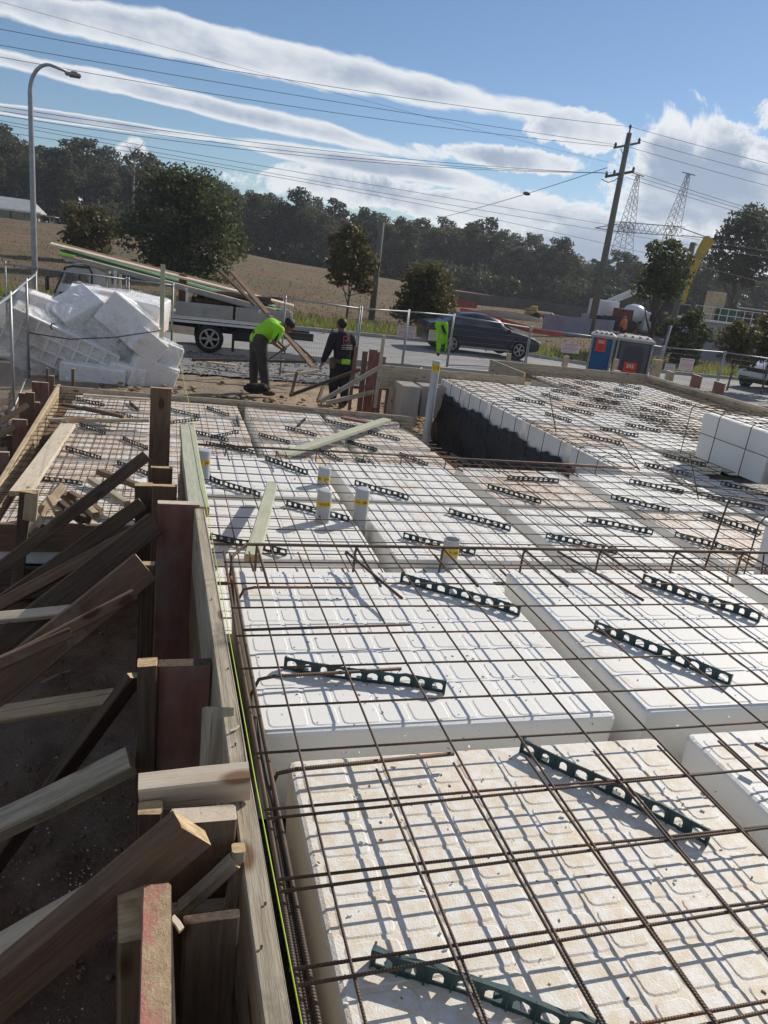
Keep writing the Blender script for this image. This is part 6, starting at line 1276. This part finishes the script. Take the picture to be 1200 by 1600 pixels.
for px in (6, 26, 42):
    q = at(px, 342, Y=YH-.3)
    if q.x < c.x-1: b = MB(); b.box((q.x, YH+.22, (zb+ze)/2+.35), (1.7 if px != 42 else .8, .1, 1.3)); b.build('window', m_glass, hs)
b = MB(); q0, q1 = at(58, 335, Y=YH), at(80, 341, Y=YH); b.box(((q0.x+q1.x)/2, YH+2, q0.z-.05), (q1.x-q0.x+1, 4, .12))
for x in (q0.x, q1.x-.2):
    for y in (.3, 3.7): b.box((x, YH+y, (q0.z+zb)/2), (.14, .14, q0.z-zb))
b.build('carport', m_roofw, hs)

# ============================================================ people
m_skin = mat('skin', (.20, .105, .07), (.24, .13, .09), 6, .55); m_hair = mat('black_hair', (.01, .009, .008), (.02, .018, .015), 40, .6, .4); m_trs = mat('dark_work_trousers', (.045, .040, .036), (.065, .058, .05), 5, .9, .5, bscale=7, bdist=.06); m_boot = mat('boot_leather', (.06, .045, .035), (.09, .07, .05), 8, .7); m_glove = mat('black_glove', (.012, .012, .014), rough=.7); m_hood = mat('black_hoodie', (.018, .018, .024), (.028, .027, .034), 4, .9, .6, bscale=7, bdist=.06); m_belt = mat('tool_belt', (.09, .06, .035), (.14, .10, .06), 6, .8)
def limb(b, pts, rs, n=12, flat=1., sub=4):
    P_, R_ = [], []
    for i in range(len(pts)-1):
        for k_ in range(sub):
            t = k_/sub; s = t*t*(3-2*t); P_.append(Vector(pts[i]).lerp(Vector(pts[i+1]), t)); R_.append(rs[i]+(rs[i+1]-rs[i])*s)
    P_.append(Vector(pts[-1])); R_.append(rs[-1]); b.tube(P_, R_, n); 
    for p, r in zip(pts, rs): b.ell(p, (r*.99, r*.99, r*.99), 10, 8)
def solid(b, name, m, root, vox=.012, sm_=4):
    o = b.build(name, m, root, smooth=True); md = o.modifiers.new('join', 'REMESH'); md.mode = 'VOXEL'; md.voxel_size = vox; md.use_smooth_shade = True
    s = o.modifiers.new('soften', 'SMOOTH'); s.factor = .5; s.iterations = sm_; return o
def hand(b, w, d, side, curl=.5, s=1.):      # palm, four bent fingers and a thumb, all rooted in the palm
    w = Vector(w); d = Vector(d).normalized(); sd_ = Vector(side).normalized(); n = d.cross(sd_)
    pc = w+d*.05*s; b.ell(pc, (.05*s, .042*s, .018*s), 10, 8, (d, sd_, n))
    for i, L in enumerate((.068, .078, .072, .055)):
        o = w+d*.088*s+sd_*(.03-.02*i)*s; q = o+(d*math.cos(curl*.6)+n*math.sin(curl*.6))*L*.5*s; e = q+(d*math.cos(curl*1.8)+n*math.sin(curl*1.8))*L*.5*s; b.tube([o-d*.02*s, o, q, e], [.0095*s, .0095*s, .0088*s, .007*s], 7)
    o = w+d*.03*s+sd_*.036*s; b.tube([o-sd_*.01*s, o+sd_*.02*s+d*.015*s, o+sd_*.03*s+d*.045*s+n*.012*s], [.013*s, .011*s, .009*s], 7)
def head(b, c, fwd, up, s=1.):      # skull, jaw, nose, ears, brow, eye sockets
    c = Vector(c); f = Vector(fwd).normalized(); u = (Vector(up)-f*Vector(up).dot(f)).normalized(); r = f.cross(u)
    b.ell(c+u*.02*s, (.098*s, .078*s, .098*s), 14, 10, (f, r, u)); b.ell(c-u*.055*s+f*.02*s, (.07*s, .058*s, .065*s), 12, 8, (f, r, u))
    b.tube([c+f*.09*s+u*.02*s, c+f*.118*s-u*.022*s, c+f*.09*s-u*.034*s], [.008*s, .014*s, .009*s], 7)
    for k_ in (-1, 1): b.ell(c+r*.08*s*k_-u*.005*s, (.018*s, .008*s, .032*s), 8, 6, (f, r, u)); b.ell(c+f*.078*s+r*.032*s*k_+u*.012*s, (.02*s, .017*s, .01*s), 8, 6, (f, r, u))
    b.ell(c+f*.082*s-u*.062*s, (.016*s, .026*s, .008*s), 8, 6, (f, r, u))
    return f, u, r
# worker bending with a pick
Y1 = 15.35
def w(px, py, dy=0.): return at(px, py, Y=Y1+dy)
foot = w(405, 615); wr = thing('person', 'person in a yellow-green shirt and dark trousers bending over to the right', 'person', (foot.x, Y1, -1.6))
hip, mid_, chest, neck, hd = w(404, 531), w(411, 520), w(424, 512), w(437, 509), w(447, 508)
shL, shR = chest+Vector((.10, .20, .02)), chest+Vector((.14, -.20, -.02)); elR, haR = w(427, 535, -.30), w(440, 545, -.24); elL, haL = w(433, 534, .28), w(444, 543, -.02)
hR, hL = hip+Vector((.02, -.12, 0)), hip+Vector((-.02, .12, 0)); kR, aR = w(411, 573, -.16), w(415, 611, -.17); kL, aL = w(397, 571, .16), w(396, 606, .2)
b = MB(); limb(b, [hip, mid_, chest, neck], [.15, .145, .165, .075]); limb(b, [neck, hd], [.062, .06]); limb(b, [shR-Vector((.05, -.03, 0)), shR, elR, haR], [.08, .07, .048, .03]); limb(b, [shL, elL, haL], [.07, .048, .03]); limb(b, [hR, kR, aR], [.115, .075, .045]); limb(b, [hL, kL, aL], [.115, .075, .045])
head(b, hd+Vector((.06, 0, -.02)), (.62, -.05, -.78), (.75, 0, .6)); body = solid(b, 'body', m_skin, wr)
for hw, el in ((haR, elR), (haL, elL)):
    b = MB(); dd = (hw-el).normalized(); hand(b, hw-dd*.02, dd, (0, -1, .3), 1.3, 1.15); b.ell(hw+dd*.03, (.05, .045, .04), 8, 6); solid(b, 'glove', m_glove, wr, .007, 2)
b = MB(); hc = hd+Vector((.055, 0, .01)); b.ell(hc+Vector((.02, 0, .035)), (.125, .112, .10), 14, 10, (Vector((.7, 0, -.7)), Vector((0, 1, 0)), Vector((.7, 0, .7))))
r = random.Random(4)
for i in range(60): a_ = Vector((r.gauss(.3, 1), r.gauss(0, 1), r.gauss(.5, 1))).normalized(); b.ell(hc+Vector((.02, 0, .03))+a_*.095, (.022, .022, .022), 6, 4)
solid(b, 'hair', m_hair, wr, .010, 2)
b = MB(); limb(b, [hip+Vector((-.02, 0, .02)), mid_, chest, chest.lerp(neck, .75)], [.165, .175, .195, .11]); limb(b, [chest+Vector((0, -.08, .03)), shR, shR.lerp(elR, .62)], [.12, .105, .088]); limb(b, [chest+Vector((0, .08, .03)), shL, shL.lerp(elL, .62)], [.12, .105, .088]); b.ell(mid_+Vector((.04, 0, -.12)), (.14, .13, .12), 10, 8); solid(b, 'shirt', m_hv, wr)
b = MB(); limb(b, [hip+Vector((0, 0, .06)), hip-Vector((0, 0, .05))], [.165, .17]); limb(b, [hR, kR, aR+Vector((0, 0, .06))], [.145, .105, .085]); limb(b, [hL, kL, aL+Vector((0, 0, .06))], [.145, .105, .085]); solid(b, 'trousers', m_trs, wr)
for a_ in (aR, aL):
    b = MB(); z = gz(a_.x, a_.y)+.06; b.ell((a_.x+.06, a_.y, z+.04), (.15, .055, .06), 12, 8); b.ell((a_.x, a_.y, z+.1), (.065, .055, .08), 10, 8); solid(b, 'boot', m_boot, wr)
b = MB(); sa = shR.lerp(elR, .1)+Vector((0, -.105, 0)); sb = mid_+Vector((.05, -.17, -.05)); b.cbox(shR.lerp(elR, .38)+Vector((0, -.075, 0)), (.055, .05, .26), .02, ((elR-shR).normalized().cross(Vector((0, 1, 0))), Vector((0, 1, 0)), (elR-shR).normalized())); b.cbox(hip+Vector((.10, -.15, -.03)), (.14, .05, .20), .03); b.build('navy_trim', m_navy, wr)
pa, pb_ = w(420, 562, -.27), w(453, 538, -.27); b = MB(); b.tube([pa, pb_], .018, 8); o = b.build('pick_handle', m_brown, smooth=True, loc=pa); tag(o, 'wooden tool handle held by the bending worker', 'tool handle')
b = MB(); c = w(399, 607, -.42); b.ell(c, (.24, .14, .11), 14, 8); b.ell(c+Vector((.12, -.02, .02)), (.15, .12, .1), 12, 8); b.tube([c+Vector((.1, -.1, .06)), c+Vector((.18, -.14, .14)), c+Vector((.28, -.1, .02))], .014, 6); o = b.build('tool_bag', m_glove, smooth=True, loc=c); tag(o, 'black tool bag lying at the feet of the bending worker', 'bag')
# worker standing, back turned
Y2 = 14.55
def v_(px, py, dy=0.): return at(px, py, Y=Y2+dy)
bf = v_(527, 632); ps = thing('person', 'person in a black hooded top with tool belt, seen from behind', 'person', (bf.x, Y2, -1.6))
hd, nk = v_(533, 508), v_(534, 520); sL, sR = v_(521, 527), v_(548, 529); ch, wa, hp = v_(535, 534), v_(535, 553), v_(534, 571)
eL, hL_ = v_(512, 549, -.02), v_(503, 568, .08); eR, hR_ = v_(553, 551, .05), v_(549, 570, .14); lk, la = v_(521, 600, .02), v_(520, 622, .12); rk, ra_ = v_(538, 604, -.02), v_(538, 630, -.1)
b = MB(); limb(b, [hp, wa, ch, nk], [.15, .14, .16, .065]); limb(b, [ch, sL, eL, hL_], [.1, .07, .048, .03]); limb(b, [ch, sR, eR, hR_], [.1, .07, .048, .03]); limb(b, [nk, hd], [.062, .06]); limb(b, [hp+Vector((-.1, 0, 0)), lk, la], [.11, .075, .045]); limb(b, [hp+Vector((.1, 0, 0)), rk, ra_], [.11, .075, .045]); head(b, hd, (-.55, .75, -.3), (0, 0, 1)); 
for hw, el in ((hL_, eL), (hR_, eR)): dd = (hw-el).normalized(); hand(b, hw, dd, (0, 1, 0), .7, 1.1)
solid(b, 'body', m_skin, ps, .009, 3)
b = MB(); b.ell(hd+Vector((.02, -.02, .035)), (.095, .098, .098), 14, 10)
r = random.Random(5)
for i in range(40): a_ = Vector((r.gauss(.1, 1), r.gauss(-.3, 1), abs(r.gauss(.4, 1)))).normalized(); b.ell(hd+Vector((.015, -.015, .035))+a_*.085, (.02, .02, .02), 6, 4)
solid(b, 'hair', m_hair, ps, .010, 2)
b = MB(); limb(b, [wa-Vector((0, 0, .06)), wa, ch, nk-Vector((0, 0, .05))], [.175, .175, .195, .10]); limb(b, [ch+Vector((-.08, 0, .04)), sL, eL, eL.lerp(hL_, .7)], [.13, .10, .078, .058]); limb(b, [ch+Vector((.08, 0, .04)), sR, eR, eR.lerp(hR_, .7)], [.13, .10, .078, .058]); b.ell(nk+Vector((.01, -.07, -.03)), (.12, .09, .08), 12, 8); b.ell(nk+Vector((.02, -.1, -.1)), (.10, .06, .09), 10, 8); hood = solid(b, 'hooded_top', m_hood, ps)
b = MB(); limb(b, [wa-Vector((0, 0, .1)), hp], [.165, .17]); limb(b, [hp+Vector((-.09, 0, -.02)), lk, la+Vector((0, 0, .05))], [.14, .10, .08]); limb(b, [hp+Vector((.09, 0, -.02)), rk, ra_+Vector((0, 0, .05))], [.14, .10, .08]); solid(b, 'trousers', mat('navy_trousers', (.016, .018, .026), (.026, .028, .036), 4, .9, .5, bscale=7, bdist=.06), ps)
for a_ in (la, ra_):
    b = MB(); z = gz(a_.x, a_.y)+.06; b.ell((a_.x-.04, a_.y+.05, z+.04), (.07, .14, .06), 12, 8); b.ell((a_.x, a_.y, z+.1), (.06, .06, .08), 10, 8); solid(b, 'boot', m_boot, ps)
b = MB(); 
for i in range(16):
    a0 = 2*math.pi*i/16; b.cbox(wa+Vector((.182*math.cos(a0), .182*math.sin(a0), -.13)), (.02, .08, .07), .006, (Vector((math.cos(a0), math.sin(a0), 0)), Vector((-math.sin(a0), math.cos(a0), 0)), Vector((0, 0, 1))))
b.cbox(wa+Vector((-.19, -.06, -.18)), (.1, .16, .22), .03); b.cbox(wa+Vector((.22, -.05, -.14)), (.13, .18, .2), .04); b.build('tool_belt', m_belt, ps)
b = MB(); b.cbox(hp+Vector((.03, -.185, .10)), (.17, .03, .10), .012); b.build('green_pouch', m_hv, ps)
def bk(px, py): return at(px, py, Y=Y2-.205)
b = MB(); 
for a_, c_ in (((537, 526), (537, 538)), ((537, 526), (545, 525)), ((545, 525), (546, 538)), ((537, 538), (546, 538)), ((541, 530), (541, 536))): b.tube([bk(*a_), bk(*c_)], .010, 4)
b.build('back_logo', mat('print_red', (.38, .08, .09), rough=.7), ps)
b = MB()
for y in (540, 543, 545.5):
    x = 534.
    while x < 549: b.box(bk(x+.6, y), (.012+.01*((int(x*3)) % 3), .012, .016)); x += 2.1
for a_, c_ in (((543, 528), (546, 530)), ((539, 532), (544, 532))): b.tube([bk(*a_), bk(*c_)], .006, 4)
b.build('back_print', mat('print_white', (.5, .48, .48), rough=.7), ps)
# distant worker in orange
p = atg(975, 522); Yp3 = 47.; q = at(974, 514, Y=Yp3); g3 = gz(q.x, Yp3); tp = thing('person', 'tiny distant person in an orange top above the blue toilet', 'person', (q.x, Yp3, g3)); zt3 = at(972, 501, Y=Yp3).z; s = 1.; base = max(g3, zt3-1.75)
b = MB(); O = Vector((q.x, Yp3, base)); limb(b, [O+Vector((0, 0, .9)), O+Vector((0, 0, 1.15)), O+Vector((-.05, 0, 1.42)), O+Vector((-.05, 0, 1.5))], [.14, .13, .15, .06]); limb(b, [O+Vector((-.05, 0, 1.5)), O+Vector((-.05, 0, 1.6))], [.06, .07]); b.ell(O+Vector((-.05, 0, 1.64)), (.09, .08, .11)); limb(b, [O+Vector((-.2, 0, 1.4)), O+Vector((-.35, -.1, 1.15)), O+Vector((-.5, -.2, 1.05))], [.06, .045, .035]); limb(b, [O+Vector((.12, 0, 1.4)), O+Vector((.2, 0, 1.1)), O+Vector((.18, -.1, .85))], [.06, .045, .035])
for k_ in (-1, 1): limb(b, [O+Vector((.09*k_, 0, .9)), O+Vector((.12*k_, 0, .48)), O+Vector((.12*k_, 0, .05))], [.1, .07, .05])
solid(b, 'body', m_skin, tp, .02, 2); b = MB(); limb(b, [O+Vector((0, 0, .95)), O+Vector((-.03, 0, 1.42))], [.16, .18]); limb(b, [O+Vector((-.2, 0, 1.4)), O+Vector((-.33, -.1, 1.2))], [.08, .07]); solid(b, 'shirt', mat('orange_shirt', (.6, .16, .05), rough=.8), tp, .02, 2)
b = MB()
for k_ in (-1, 1): limb(b, [O+Vector((.09*k_, 0, .92)), O+Vector((.12*k_, 0, .48)), O+Vector((.12*k_, 0, .08))], [.12, .09, .07])
solid(b, 'trousers', m_navy, tp, .02, 2)

# ============================================================ air
hz = MB(); hz.box((20, 95, 9.5), (620, 330, 30)); hz_o = hz.build('haze', bpy.data.materials.new('haze_air')); hz_o['kind'] = 'stuff'; hm = hz_o.data.materials[0]; hm.use_nodes = True; ht = hm.node_tree; ht.nodes.clear()
pv_ = ht.nodes.new('ShaderNodeVolumePrincipled'); pv_.inputs['Color'].default_value = (.82, .88, 1, 1); pv_.inputs['Density'].default_value = .0004; pv_.inputs['Anisotropy'].default_value = .3; ho = ht.nodes.new('ShaderNodeOutputMaterial'); ht.links.new(pv_.outputs[0], ho.inputs['Volume'])
